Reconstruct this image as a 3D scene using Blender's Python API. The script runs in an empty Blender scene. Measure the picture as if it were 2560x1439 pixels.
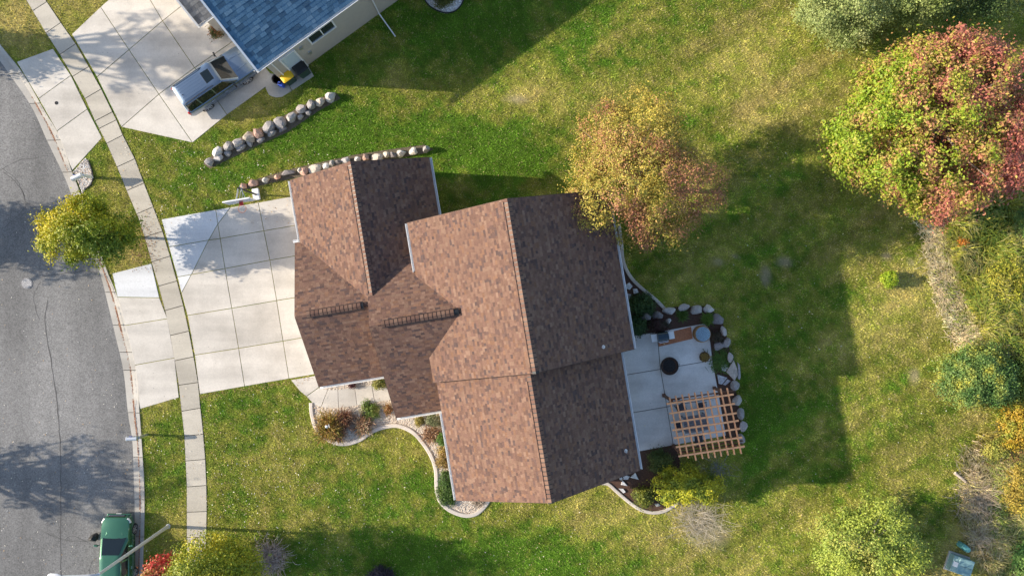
import bpy, bmesh, math, random
import numpy as np
from mathutils import Vector, Matrix

# ------------------------------------------------------------------ camera, sky, sun, exposure
scene = bpy.context.scene
COL = scene.collection
R = math.radians
CAM_H = 45.7                       # drone height; 40 px of the 2560-px photo = 1 m on the ground
cam_d = bpy.data.cameras.new('camera'); cam = bpy.data.objects.new('camera', cam_d); COL.objects.link(cam)
cam.location = (0, 0, CAM_H); cam.rotation_euler = (0, 0, 0)
cam_d.sensor_width = 36; cam_d.lens = 36 * 1828 / 2560; cam_d.clip_end = 2000; cam_d.clip_start = 0.5
scene.camera = cam
SUN_EL = 22.5
to_sun = Vector((-math.cos(R(SUN_EL)) * 0.9985, math.cos(R(SUN_EL)) * 0.055, math.sin(R(SUN_EL))))
world = bpy.data.worlds.new('World'); scene.world = world; world.use_nodes = True
wn = world.node_tree.nodes; wl = world.node_tree.links
sky = wn.new('ShaderNodeTexSky'); sky.sky_type = 'NISHITA'; sky.sun_disc = False
sky.sun_elevation = R(SUN_EL); sky.sun_rotation = math.atan2(to_sun.x, to_sun.y)
sky.altitude = 200; sky.air_density = 1.0; sky.dust_density = 1.2; sky.ozone_density = 1.2
wl.new(sky.outputs[0], wn['Background'].inputs[0]); wn['Background'].inputs[1].default_value = 0.13
sun_d = bpy.data.lights.new('sun', 'SUN'); sun = bpy.data.objects.new('sun', sun_d); COL.objects.link(sun)
sun_d.energy = 4.3; sun_d.angle = R(0.55); sun_d.color = (1.0, 0.885, 0.73)
sun.rotation_euler = (-to_sun).to_track_quat('-Z', 'Y').to_euler(); sun.location = (-40, 2, 30)
scene.view_settings.view_transform = 'Standard'; scene.view_settings.look = 'None'
scene.view_settings.exposure = 0.93; scene.view_settings.gamma = 1.0
scene.cycles.max_bounces = 6; scene.cycles.transparent_max_bounces = 8

rng = np.random.default_rng(7); random.seed(7)

# ------------------------------------------------------------------ helpers
def P(px, py, h=0.0):
    k = (CAM_H - h) / CAM_H / 40.0
    return Vector(((px - 1280) * k, (719.5 - py) * k, h))
def PX(X, Y):
    return X * 40 + 1280, 719.5 - Y * 40
def tag(o, label=None, cat=None, group=None, kind=None):
    if label: o['label'] = label
    if cat: o['category'] = cat
    if group: o['group'] = group
    if kind: o['kind'] = kind
    return o
def empty(name, loc=(0, 0, 0), rz=0.0, label=None, cat=None, group=None):
    o = bpy.data.objects.new(name, None); COL.objects.link(o); o.empty_display_size = 0.3
    o.location = loc; o.rotation_euler = (0, 0, rz)
    return tag(o, label, cat, group)
class MB:
    """collects boxes, prisms, tubes... then links them as ONE mesh object"""
    def __init__(s): s.v = []; s.f = []
    def add(s, vs, fs):
        n = len(s.v); s.v += [tuple(v) for v in vs]; s.f += [tuple(i + n for i in f) for f in fs]; return s
    def box(s, c, d, rz=0.0, M=None):
        x, y, z = d[0] / 2, d[1] / 2, d[2] / 2
        T = (M if M is not None else Matrix.Translation(Vector(c)) @ Matrix.Rotation(rz, 4, 'Z'))
        vs = [T @ Vector(p) for p in ((-x,-y,-z),(x,-y,-z),(x,y,-z),(-x,y,-z),(-x,-y,z),(x,-y,z),(x,y,z),(-x,y,z))]
        return s.add(vs, [(0,3,2,1),(4,5,6,7),(0,1,5,4),(1,2,6,5),(2,3,7,6),(3,0,4,7)])
    def bar(s, a, b, w, h):
        a = Vector(a); b = Vector(b); d = b - a; L = d.length
        q = d.to_track_quat('X', 'Z')
        return s.box(None, (L, w, h), M=Matrix.Translation((a + b) / 2) @ q.to_matrix().to_4x4())
    def prism(s, poly, z0, z1, chamfer=0.0):
        poly = [tuple(p)[:2] for p in poly]
        if sum(poly[i-1][0]*poly[i][1]-poly[i][0]*poly[i-1][1] for i in range(len(poly))) < 0: poly = poly[::-1]
        n = len(poly)
        vs = [(x, y, z0) for x, y in poly] + [(x, y, z1 - chamfer) for x, y in poly]
        fs = [tuple(range(n))[::-1]] + [(i, (i+1) % n, n + (i+1) % n, n + i) for i in range(n)]
        if chamfer:
            ip = inset(poly, chamfer); vs += [(x, y, z1) for x, y in ip]
            fs += [(n+i, n+(i+1) % n, 2*n+(i+1) % n, 2*n+i) for i in range(n)] + [tuple(range(2*n, 3*n))]
        else: fs += [tuple(range(n, 2*n))]
        return s.add(vs, fs)
    def tube(s, pts, rad, n=8, cap=True):
        pts = [Vector(p) for p in pts]; m = len(pts)
        rad = rad if isinstance(rad, (list, tuple)) else [rad] * m
        vs = []
        for i, p in enumerate(pts):
            d = (pts[min(i+1, m-1)] - pts[max(i-1, 0)]).normalized()
            a = d.cross(Vector((0, 0, 1))); a = a.normalized() if a.length > .05 else Vector((1, 0, 0))
            b = a.cross(d)
            vs += [p + (a * math.cos(t) + b * math.sin(t)) * rad[i] for t in [2*math.pi*k/n for k in range(n)]]
        fs = [(i*n+k, i*n+(k+1) % n, (i+1)*n+(k+1) % n, (i+1)*n+k) for i in range(m-1) for k in range(n)]
        if cap: fs += [tuple(range(n)), tuple(range((m-1)*n, m*n))[::-1]]
        return s.add(vs, fs)
    def lathe(s, prof, n=24, c=(0, 0, 0), M=None, cap=True):
        T = M if M is not None else Matrix.Translation(Vector(c))
        vs = [T @ Vector((r*math.cos(2*math.pi*k/n), r*math.sin(2*math.pi*k/n), z)) for r, z in prof for k in range(n)]
        fs = [(i*n+k, i*n+(k+1) % n, (i+1)*n+(k+1) % n, (i+1)*n+k) for i in range(len(prof)-1) for k in range(n)]
        if cap: fs += [tuple(range(n))[::-1], tuple(range((len(prof)-1)*n, len(prof)*n))]
        return s.add(vs, fs)
    def strip(s, left, right, z):
        n = len(left); vs = [(*tuple(p)[:2], z) for p in left] + [(*tuple(p)[:2], z) for p in right]
        return s.add(vs, [(i, i+1, n+i+1, n+i) for i in range(n-1)])
    def build(s, name, mat, parent=None, label=None, cat=None, group=None, kind=None, smooth=None, loc=None, rz=0.0, bevel=0.0):
        me = bpy.data.meshes.new(name); me.from_pydata(s.v, [], s.f); me.update()
        bm = bmesh.new(); bm.from_mesh(me); bmesh.ops.recalc_face_normals(bm, faces=bm.faces)
        bm.to_mesh(me); bm.free()
        me.materials.append(mat)
        if smooth is not None: me.shade_smooth(); me.set_sharp_from_angle(angle=R(smooth))
        o = bpy.data.objects.new(name, me); COL.objects.link(o)
        if loc is not None: o.location = loc
        o.rotation_euler = (0, 0, rz)
        if parent is not None: o.parent = parent
        if bevel:
            b = o.modifiers.new('bevel', 'BEVEL'); b.width = bevel; b.segments = 2; b.limit_method = 'ANGLE'
        return tag(o, label, cat, group, kind)
def inset(poly, d):
    """offset a convex polygon inwards"""
    poly = [Vector((p[0], p[1])) for p in poly]; n = len(poly)
    if sum(poly[i-1].x*poly[i].y-poly[i].x*poly[i-1].y for i in range(n)) < 0: poly = poly[::-1]
    out = []
    for i in range(n):
        a, b, c = poly[i-1], poly[i], poly[(i+1) % n]
        d1 = (b-a).normalized(); d2 = (c-b).normalized()
        n1 = Vector((-d1.y, d1.x)); n2 = Vector((-d2.y, d2.x))
        k = 1 + n1.dot(n2)
        out.append(b + (n1 + n2) * (d / max(k, .25)))
    return [(p.x, p.y) for p in out]
def np_mesh(name, V, F, col=None, mat=None, parent=None, smooth=False, **kw):
    """fast mesh from arrays; col = one RGB per vertex, stored in the attribute 'col'"""
    V = np.asarray(V, np.float32); F = np.asarray(F, np.int32); k = F.shape[1]
    me = bpy.data.meshes.new(name)
    me.vertices.add(len(V)); me.vertices.foreach_set('co', V.ravel())
    me.loops.add(F.size); me.loops.foreach_set('vertex_index', F.ravel())
    me.polygons.add(len(F))
    me.polygons.foreach_set('loop_start', np.arange(0, F.size, k, dtype=np.int32))
    me.update(calc_edges=True)
    if smooth: me.shade_smooth()
    else: me.shade_flat()
    if col is not None:
        a = me.color_attributes.new('col', 'FLOAT_COLOR', 'POINT')
        c4 = np.ones((len(V), 4), np.float32); c4[:, :3] = col; a.data.foreach_set('color', c4.ravel())
    if mat: me.materials.append(mat)
    o = bpy.data.objects.new(name, me); COL.objects.link(o)
    if parent is not None: o.parent = parent
    return tag(o, **kw)
def in_poly(x, y, poly):
    ins = np.zeros(len(x), bool); n = len(poly); j = n - 1
    for i in range(n):
        xi, yi = poly[i][0], poly[i][1]; xj, yj = poly[j][0], poly[j][1]
        if yi != yj:
            ins ^= ((yi > y) != (yj > y)) & (x < (xj - xi) * (y - yi) / (yj - yi) + xi)
        j = i
    return ins
_lat = np.random.default_rng(3).random((256, 256))
def vnoise(x, y):
    xi = np.floor(x).astype(int); yi = np.floor(y).astype(int); fx = x - xi; fy = y - yi
    fx = fx*fx*(3-2*fx); fy = fy*fy*(3-2*fy)
    g = lambda a, b: _lat[a & 255, b & 255]
    return (g(xi,yi)*(1-fx)+g(xi+1,yi)*fx)*(1-fy) + (g(xi,yi+1)*(1-fx)+g(xi+1,yi+1)*fx)*fy
def fbm(x, y, o=4):
    t = 0; a = .5
    for i in range(o): t = t + a*vnoise(x*2**i + 17*i, y*2**i + 31*i); a *= .5
    return t / (1 - .5**o)
def spline(pts, n=8):
    """Catmull-Rom through 2-D points"""
    pts = [Vector((p[0], p[1])) for p in pts]; out = []
    for i in range(len(pts)-1):
        p0, p1, p2, p3 = pts[max(i-1,0)], pts[i], pts[i+1], pts[min(i+2,len(pts)-1)]
        for k in range(n):
            t = k/n
            out.append(.5*((2*p1)+(p2-p0)*t+(2*p0-5*p1+4*p2-p3)*t*t+(3*p1-p0-3*p2+p3)*t**3))
    out.append(pts[-1]); return out

# ------------------------------------------------------------------ materials
def new_mat(name):
    m = bpy.data.materials.new(name); m.use_nodes = True
    return m, m.node_tree.nodes, m.node_tree.links, m.node_tree.nodes['Principled BSDF']
def simple(name, col, rough=.6, metal=0.0, coat=0.0, var=.0, scale=6.0, bump=0.0, bscale=40.0):
    m, n, l, b = new_mat(name)
    b.inputs['Base Color'].default_value = (*col, 1); b.inputs['Roughness'].default_value = rough
    b.inputs['Metallic'].default_value = metal; b.inputs['Coat Weight'].default_value = coat
    tc = n.new('ShaderNodeTexCoord')
    if var:
        t = n.new('ShaderNodeTexNoise'); t.inputs['Scale'].default_value = scale; t.inputs['Detail'].default_value = 6
        l.new(tc.outputs['Object'], t.inputs['Vector'])
        mr = n.new('ShaderNodeMapRange'); mr.inputs['From Min'].default_value = .25; mr.inputs['From Max'].default_value = .75
        mr.inputs['To Min'].default_value = 1 - var; mr.inputs['To Max'].default_value = 1 + var
        l.new(t.outputs['Fac'], mr.inputs['Value'])
        mx = n.new('ShaderNodeVectorMath'); mx.operation = 'SCALE'; mx.inputs[0].default_value = col
        l.new(mr.outputs[0], mx.inputs['Scale']); l.new(mx.outputs[0], b.inputs['Base Color'])
    if bump:
        t = n.new('ShaderNodeTexNoise'); t.inputs['Scale'].default_value = bscale; t.inputs['Detail'].default_value = 4
        l.new(tc.outputs['Object'], t.inputs['Vector'])
        bp = n.new('ShaderNodeBump'); bp.inputs['Strength'].default_value = bump; bp.inputs['Distance'].default_value = .02
        l.new(t.outputs['Fac'], bp.inputs['Height']); l.new(bp.outputs[0], b.inputs['Normal'])
    return m
def attr_mat(name, rough=.7, transl=0.0, var=0.0, vscale=30.0, spec=.3, bump=0.0):
    m, n, l, b = new_mat(name)
    a = n.new('ShaderNodeAttribute'); a.attribute_name = 'col'
    out = a.outputs['Color']
    if var:
        tc = n.new('ShaderNodeTexCoord'); t = n.new('ShaderNodeTexNoise'); t.inputs['Scale'].default_value = vscale; t.inputs['Detail'].default_value = 5
        l.new(tc.outputs['Object'], t.inputs['Vector'])
        mr = n.new('ShaderNodeMapRange'); mr.inputs['From Min'].default_value = .25; mr.inputs['From Max'].default_value = .75
        mr.inputs['To Min'].default_value = 1 - var; mr.inputs['To Max'].default_value = 1 + var
        l.new(t.outputs['Fac'], mr.inputs['Value'])
        mx = n.new('ShaderNodeVectorMath'); mx.operation = 'SCALE'
        l.new(out, mx.inputs[0]); l.new(mr.outputs[0], mx.inputs['Scale']); out = mx.outputs[0]
        if bump:
            bp = n.new('ShaderNodeBump'); bp.inputs['Strength'].default_value = bump; bp.inputs['Distance'].default_value = .03
            l.new(t.outputs['Fac'], bp.inputs['Height']); l.new(bp.outputs[0], b.inputs['Normal'])
    l.new(out, b.inputs['Base Color']); b.inputs['Roughness'].default_value = rough
    b.inputs['Specular IOR Level'].default_value = spec
    if transl:
        tr = n.new('ShaderNodeBsdfTranslucent'); l.new(out, tr.inputs['Color'])
        mx = n.new('ShaderNodeMixShader'); mx.inputs[0].default_value = transl
        l.new(b.outputs[0], mx.inputs[1]); l.new(tr.outputs[0], mx.inputs[2])
        l.new(mx.outputs[0], n['Material Output'].inputs['Surface'])
    return m
def concrete(name, col, stain=(.30, .27, .23), amount=.5, rnd=.085):
    m, n, l, b = new_mat(name)
    tc = n.new('ShaderNodeTexCoord')
    big = n.new('ShaderNodeTexNoise'); big.inputs['Scale'].default_value = .55; big.inputs['Detail'].default_value = 7; big.inputs['Roughness'].default_value = .62
    fine = n.new('ShaderNodeTexNoise'); fine.inputs['Scale'].default_value = 14; fine.inputs['Detail'].default_value = 5
    spot = n.new('ShaderNodeTexVoronoi'); spot.inputs['Scale'].default_value = 1.7
    for t in (big, fine, spot): l.new(tc.outputs['Object'], t.inputs['Vector'])
    cr = n.new('ShaderNodeMapRange'); cr.inputs['From Min'].default_value = .42; cr.inputs['From Max'].default_value = .78
    cr.inputs['To Max'].default_value = amount; l.new(big.outputs['Fac'], cr.inputs['Value'])
    mx = n.new('ShaderNodeMix'); mx.data_type = 'RGBA'; mx.inputs['A'].default_value = (*col, 1); mx.inputs['B'].default_value = (*stain, 1)
    l.new(cr.outputs[0], mx.inputs['Factor'])
    sp = n.new('ShaderNodeMapRange'); sp.inputs['From Min'].default_value = .02; sp.inputs['From Max'].default_value = .07
    sp.inputs['To Min'].default_value = .55; sp.inputs['To Max'].default_value = 1.0; l.new(spot.outputs['Distance'], sp.inputs['Value'])
    oi = n.new('ShaderNodeObjectInfo')
    ov = n.new('ShaderNodeMapRange'); ov.inputs['To Min'].default_value = 1 - rnd; ov.inputs['To Max'].default_value = 1 + rnd
    l.new(oi.outputs['Random'], ov.inputs['Value'])
    fv = n.new('ShaderNodeMapRange'); fv.inputs['From Min'].default_value = .3; fv.inputs['From Max'].default_value = .7
    fv.inputs['To Min'].default_value = .93; fv.inputs['To Max'].default_value = 1.07; l.new(fine.outputs['Fac'], fv.inputs['Value'])
    m1 = n.new('ShaderNodeMath'); m1.operation = 'MULTIPLY'; l.new(ov.outputs[0], m1.inputs[0]); l.new(fv.outputs[0], m1.inputs[1])
    mp = n.new('ShaderNodeMapping'); mp.inputs['Rotation'].default_value = (0, 0, R(-9.4)); mp.inputs['Scale'].default_value = (.12, 1.1, 1); l.new(tc.outputs['Object'], mp.inputs['Vector'])
    wr = n.new('ShaderNodeTexNoise'); wr.inputs['Scale'].default_value = 1.0; wr.inputs['Detail'].default_value = 5; l.new(mp.outputs[0], wr.inputs['Vector'])
    wv = n.new('ShaderNodeMapRange'); wv.inputs['From Min'].default_value = .4; wv.inputs['From Max'].default_value = .7; wv.inputs['To Min'].default_value = 1.03; wv.inputs['To Max'].default_value = .84; l.new(wr.outputs['Fac'], wv.inputs['Value'])
    m0 = n.new('ShaderNodeMath'); m0.operation = 'MULTIPLY'; l.new(m1.outputs[0], m0.inputs[0]); l.new(wv.outputs[0], m0.inputs[1])
    m2 = n.new('ShaderNodeMath'); m2.operation = 'MULTIPLY'; l.new(m0.outputs[0], m2.inputs[0]); l.new(sp.outputs[0], m2.inputs[1])
    sc = n.new('ShaderNodeVectorMath'); sc.operation = 'SCALE'; l.new(mx.outputs['Result'], sc.inputs[0]); l.new(m2.outputs[0], sc.inputs['Scale'])
    l.new(sc.outputs[0], b.inputs['Base Color']); b.inputs['Roughness'].default_value = .85; b.inputs['Specular IOR Level'].default_value = .25
    bp = n.new('ShaderNodeBump'); bp.inputs['Strength'].default_value = .15; bp.inputs['Distance'].default_value = .01
    l.new(fine.outputs['Fac'], bp.inputs['Height']); l.new(bp.outputs[0], b.inputs['Normal'])
    return m
def asphalt_mat():
    m, n, l, b = new_mat('asphalt'); tc = n.new('ShaderNodeTexCoord')
    def noise(s, d=6, sc=(1, 1, 1)):
        mp = n.new('ShaderNodeMapping'); mp.inputs['Scale'].default_value = sc; l.new(tc.outputs['Object'], mp.inputs['Vector'])
        t = n.new('ShaderNodeTexNoise'); t.inputs['Scale'].default_value = s; t.inputs['Detail'].default_value = d; l.new(mp.outputs[0], t.inputs['Vector']); return t
    big = noise(.25, 5, (1.6, .35, 1)); mid = noise(2.2, 8); fine = noise(16, 6)
    cr = n.new('ShaderNodeValToRGB'); cr.color_ramp.elements[0].position = .3; cr.color_ramp.elements[0].color = (.125, .124, .122, 1)
    cr.color_ramp.elements[1].position = .7; cr.color_ramp.elements[1].color = (.235, .231, .224, 1); l.new(big.outputs['Fac'], cr.inputs[0])
    f1 = n.new('ShaderNodeMapRange'); f1.inputs['From Min'].default_value = .3; f1.inputs['From Max'].default_value = .7; f1.inputs['To Min'].default_value = .92; f1.inputs['To Max'].default_value = 1.08; l.new(mid.outputs['Fac'], f1.inputs['Value'])
    f2 = n.new('ShaderNodeMapRange'); f2.inputs['From Min'].default_value = .3; f2.inputs['From Max'].default_value = .7; f2.inputs['To Min'].default_value = .6; f2.inputs['To Max'].default_value = 1.4; l.new(fine.outputs['Fac'], f2.inputs['Value'])
    mm = n.new('ShaderNodeMath'); mm.operation = 'MULTIPLY'; l.new(f1.outputs[0], mm.inputs[0]); l.new(f2.outputs[0], mm.inputs[1])
    sc = n.new('ShaderNodeVectorMath'); sc.operation = 'SCALE'; l.new(cr.outputs[0], sc.inputs[0]); l.new(mm.outputs[0], sc.inputs['Scale'])
    l.new(sc.outputs[0], b.inputs['Base Color']); b.inputs['Roughness'].default_value = .9
    bp = n.new('ShaderNodeBump'); bp.inputs['Strength'].default_value = .35; bp.inputs['Distance'].default_value = .012
    l.new(fine.outputs['Fac'], bp.inputs['Height']); l.new(bp.outputs[0], b.inputs['Normal'])
    return m
MAT = {}
MAT['asphalt'] = asphalt_mat()
MAT['tar'] = simple('tar', (.075, .073, .072), .8, var=.3, scale=5)
MAT['conc'] = concrete('driveway_concrete', (.60, .56, .50))
MAT['conc_new'] = concrete('new_concrete', (.64, .65, .66), amount=.15, stain=(.5, .5, .5))
MAT['conc_walk'] = concrete('sidewalk_concrete', (.50, .46, .385), amount=.3)
MAT['conc_gutter'] = concrete('gutter_concrete', (.47, .445, .40), amount=.5)
MAT['conc_edge'] = concrete('edging_concrete', (.64, .57, .50), amount=.4)
MAT['conc_patio'] = concrete('patio_concrete', (.76, .73, .69), amount=.6, stain=(.42, .38, .34))
MAT['joint'] = simple('joint_dirt', (.15, .13, .105), .95, var=.4, scale=9)
MAT['lawn'] = attr_mat('lawn_soil', .95, var=.35, vscale=14, spec=.1)
MAT['blade'] = attr_mat('grass_blades', .6, transl=.2, spec=.2)
MAT['leaf'] = attr_mat('leaves', .5, transl=.16, spec=.35)
MAT['dryleaf'] = attr_mat('fallen_leaf', .7, spec=.2)
MAT['stone'] = attr_mat('boulder_stone', .85, var=.35, vscale=7, spec=.25, bump=.5)
MAT['pebble'] = attr_mat('pebbles', .8, spec=.3)
MAT['shingle'] = attr_mat('asphalt_shingle', .92, var=.22, vscale=22, spec=.15)
MAT['deck'] = simple('roof_deck', (.10, .065, .05), .9, var=.2)
MAT['deck_blue'] = simple('roof_deck_blue', (.05, .08, .11), .9, var=.2)
MAT['white'] = simple('white_trim', (.78, .78, .77), .45, var=.05, scale=2)
MAT['siding'] = simple('beige_siding', (.48, .44, .38), .7, var=.05, scale=3)
MAT['brownsiding'] = simple('tan_siding', (.45, .37, .28), .7, var=.06, scale=3)
MAT['bark'] = simple('bark', (.17, .13, .10), .9, var=.35, scale=8, bump=.5, bscale=20)
MAT['palebark'] = simple('pale_bark', (.42, .38, .33), .85, var=.3, scale=8)
MAT['mulch'] = simple('mulch', (.085, .045, .03), .95, var=.5, scale=25, bump=.8, bscale=30)
MAT['gravelbase'] = simple('gravel_base', (.56, .48, .39), .95, var=.3, scale=18, bump=.6, bscale=30)
MAT['cedar'] = simple('cedar', (.90, .42, .19), .65, var=.22, scale=5)  # direct sun on rafters and slats is put into this bright colour
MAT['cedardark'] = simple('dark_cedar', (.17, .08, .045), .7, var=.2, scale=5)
MAT['black'] = simple('black_plastic', (.012, .012, .013), .45)
MAT['blackmetal'] = simple('black_metal', (.02, .02, .022), .4, metal=.3)
MAT['rust'] = simple('rusty_steel', (.10, .055, .04), .7, metal=.4, var=.5, scale=9)
MAT['ash'] = simple('ash', (.035, .03, .03), .95, var=.6, scale=12)
MAT['steel'] = simple('galvanised_steel', (.55, .57, .6), .4, metal=.8, var=.08, scale=4)
MAT['pole'] = simple('pole_grey', (.52, .53, .54), .45, metal=.15, var=.06, scale=3)
MAT['chrome'] = simple('chrome', (.75, .76, .78), .18, metal=1)
MAT['glass'] = simple('car_glass', (.008, .014, .018), .05)
MAT['pane'] = simple('window_pane', (.025, .035, .045), .06, coat=.4)
MAT['rubber'] = simple('tyre_rubber', (.018, .018, .019), .85)
MAT['alloy'] = simple('alloy_rim', (.62, .62, .63), .3, metal=.8)
MAT['silverpaint'] = simple('silver_blue_paint', (.17, .23, .31), .25, metal=.7, coat=.45)
MAT['greenpaint'] = simple('green_paint', (.05, .17, .095), .22, metal=.5, coat=1.0)
MAT['tail'] = simple('tail_lamp', (.45, .02, .02), .25, coat=.5)
MAT['lamp'] = simple('lamp_lens', (.75, .76, .78), .15, coat=.5)
MAT['yellow'] = simple('yellow_plastic', (.82, .50, .012), .45, var=.05, scale=5)
MAT['greenplastic'] = simple('dark_green_plastic', (.018, .06, .045), .5)
MAT['blueplastic'] = simple('blue_plastic', (.04, .10, .55), .45)
MAT['red'] = simple('red_paint', (.55, .04, .03), .5)
MAT['doorblue'] = simple('pale_blue_door', (.50, .60, .66), .5, var=.05)
MAT['utility'] = simple('utility_green_paint', (.20, .33, .33), .5, var=.12, scale=5)
MAT['orange'] = simple('orange_mat', (.44, .17, .08), .85, var=.25, scale=8)
MAT['wicker'] = simple('wicker', (.30, .17, .07), .8, var=.4, scale=18, bump=.6, bscale=40)
MAT['wood'] = simple('weathered_log', (.50, .42, .34), .85, var=.25, scale=6)

# ------------------------------------------------------------------ ground, road, kerb
EDGE_A = [(-260,-330),(-120,0),(-33,110),(20,183),(77,267),(115,350),(157,437),(175,483),(212,590),(247,680),(268,760),(287,840),(307,929),(318,1031),(329,1102),(333,1200),(335,1289),(333,1439),(326,1800)]
EDGE_C = [(-220,-330),(-82,0),(0,110),(57,183),(113,280),(147,337),(180,427),(203,487),(240,600),(266,670),(293,740),(310,800),(338,911),(349,1022),(355,1102),(361,1200),(362,1289),(358,1422),(350,1800)]
def edge(lst):
    ys = [p[1] for p in lst]; xs = [p[0] for p in lst]
    return lambda y: np.interp(y, ys, xs)
xA = edge([tuple(v) for v in spline(EDGE_A, 6)]); xC = edge([tuple(v) for v in spline(EDGE_C, 6)])
g = MB(); g.add([(-400,-400,-.35),(400,-400,-.35),(400,400,-.35),(-400,400,-.35)], [(0,1,2,3)])
MAT['far'] = simple('far_ground', (.07, .085, .03), .95, var=.5, scale=.6)
g.build('ground', MAT['far'], kind='structure')
ROAD_Z = -.09
MAT['dirt'] = simple('bare_dirt', (.13, .105, .07), .95, var=.45, scale=12, bump=.6, bscale=25)
ys = np.arange(-320, 1790, 20.)
def wpt(px, py): return ((px-1280)/40., (719.5-py)/40.)
road = MB(); rl = [wpt(xA(y)-620, y) for y in ys]; rr = [wpt(xA(y)+1, y) for y in ys]
road.strip(rl, rr, ROAD_Z); road_o = road.build('road', MAT['asphalt'], kind='structure')
# sealed cracks in the asphalt
for pts in ([(0,420),(40,450),(60,500)], [(118,750),(110,800),(125,900),(140,1000),(148,1100),(150,1250),(150,1439)],
            [(0,425),(45,400),(95,395)], [(10,570),(60,520),(62,505),(110,535)], [(60,505),(50,470),(20,440),(5,430)],
            [(105,690),(200,678),(245,680)], [(100,705),(82,740),(96,800)], [(225,1360),(180,1340),(160,1350)], [(240,1395),(225,1410),(222,1439)], [(110,1330),(165,1352),(230,1350)]):
    q = spline(pts, 6); m = MB(); L = []; Rr = []
    for i, p in enumerate(q):
        d = (q[min(i+1, len(q)-1)] - q[max(i-1, 0)]); d = d.normalized() if d.length else Vector((0, 1)); nn = Vector((-d.y, d.x))
        w = (.7 + .9*random.random()) * (1.0 if pts[0] == (118,750) else .55); j = nn * random.uniform(-1.5, 1.5)
        L.append(wpt(*(p + j + nn*w))); Rr.append(wpt(*(p + j - nn*w)))
    m.strip(L, Rr, ROAD_Z + .004); m.build('sealed_crack', MAT['tar'], parent=road_o)
# gutter pan and kerb, cast in lengths
gut = empty('kerb', tuple(P(300, 900)), label='pale concrete kerb and gutter curving along the asphalt street', cat='kerb')
joints_y = [-320,-160,-40,60,183,258,350,430,500,590,650,730,812,880,925,1031,1095,1142,1247,1340,1439,1560,1700,1790]
def dip(y):    # kerb lowered at the two driveway aprons
    f = lambda a, b: np.clip(min((y-a)/25., (b-y)/25.), 0, 1)
    return max(f(150, 425), f(690, 1020))
for a, b in zip(joints_y[:-1], joints_y[1:]):
    yy = np.linspace(a + .7, b - .7, 9)
    f = .60
    A = [wpt(xA(y), y) for y in yy]; B = [wpt(xA(y)+(xC(y)-xA(y))*f, y) for y in yy]; C = [wpt(xC(y), y) for y in yy]
    n = len(yy); vs = []; fs = []
    prof = lambda i: [(*A[i], -.3), (*A[i], ROAD_Z+.006), (*B[i], ROAD_Z+.012), (B[i][0]+.03, B[i][1], .055-.09*dip(yy[i])), (*C[i], .065-.05*dip(yy[i])), (*C[i], -.3)]
    for i in range(n): vs += prof(i)
    for i in range(n-1): fs += [(i*6+k, i*6+k+1, (i+1)*6+k+1, (i+1)*6+k) for k in range(5)]
    fs += [tuple(range(6)), tuple(range((n-1)*6, n*6))]
    for v in range(len(vs)): vs[v] = tuple(Vector(vs[v]) - gut.location)
    MB().add(vs, fs).build('kerb_length', MAT['conc_gutter'], parent=gut)

# ------------------------------------------------------------------ concrete slabs
SLABS = []; NO_GRASS = []        # polygons in photo pixels where no lawn grows
def slabs(name, polys, mat, z=.03, gap=.018, base_poly=None, mats=None, label=None):
    """one structure: a dirt bed in the joints, each slab a part"""
    m = MB()
    for p in polys: m.prism(inset([wpt(*q) for q in p], -.012), -.28, z-.035)
    o = m.build(name, MAT['joint'], kind='structure', label=label)
    for i, p in enumerate(polys):
        MB().prism(inset([wpt(*q) for q in p], gap), -.2, z + random.uniform(-.003, .003), chamfer=.008).build('slab', (mats or {}).get(i, mat), parent=o)
        NO_GRASS.append(p)
        if name != 'driveway' or p[0][1] > 400: SLABS.append(p)
    return o
J = [((18,-80),(54,-103)),((50,-27),(86,-50)),((82,28),(118,5)),((115,83),(153,57)),((150,137),(190,110)),((182,192),(223,167)),((213,247),(254,223)),((238,303),(282,280)),((248,322),(292,300)),((267,359),(308,338)),((293,418),(338,397)),((317,477),(361,458)),((342,535),(384,517)),((362,593),(407,578)),((379,655),(426,640)),((397,715),(443,702)),((413,776),(459,763)),((426,838),(473,827)),((437,901),(485,891)),((447,962),(496,955)),((454,1027),(502,1019)),((461,1089),(509,1084)),((464,1151),(514,1147)),((467,1216),(517,1212)),((467,1279),(518,1277)),((467,1342),(516,1341)),((466,1405),(515,1404)),((464,1470),(513,1470)),((462,1540),(511,1540))]
slabs('sidewalk', [[J[i][0], J[i][1], J[i+1][1], J[i+1][0]] for i in range(len(J)-1)], MAT['conc_walk'], z=.035)
slabs('driveway', [
    [(404,548),(540,524),(545,560),(522,600),(423,617)], [(540,524),(577,518),(545,560)], [(423,617),(522,600),(479,686),(444,692)], [(444,692),(479,686),(454,733)],
    [(545,560),(551,596),(522,600)], [(577,518),(646,506),(660,577),(551,596),(545,560)], [(646,506),(780,482),(790,554),(660,577)],
    [(522,600),(551,596),(563,671),(479,686)], [(551,596),(660,577),(675,650),(563,671)], [(660,577),(790,554),(805,628),(675,650)],
    [(479,686),(563,671),(580,770),(469,788),(454,733)], [(563,671),(675,650),(692,751),(580,770)], [(675,650),(805,628),(820,730),(692,751)],
    [(469,788),(580,770),(597,870),(487,887)], [(580,770),(692,751),(708,852),(597,870)], [(692,751),(820,730),(835,830),(708,852)],
    [(487,887),(597,870),(612,965),(500,985)], [(597,870),(708,852),(723,946),(612,965)], [(708,852),(835,830),(840,926),(723,946)]],
    MAT['conc'], z=.032, mats={0: MAT['conc_new'], 1: MAT['conc_new'], 2: MAT['conc_new'], 3: MAT['conc_new']})
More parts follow.
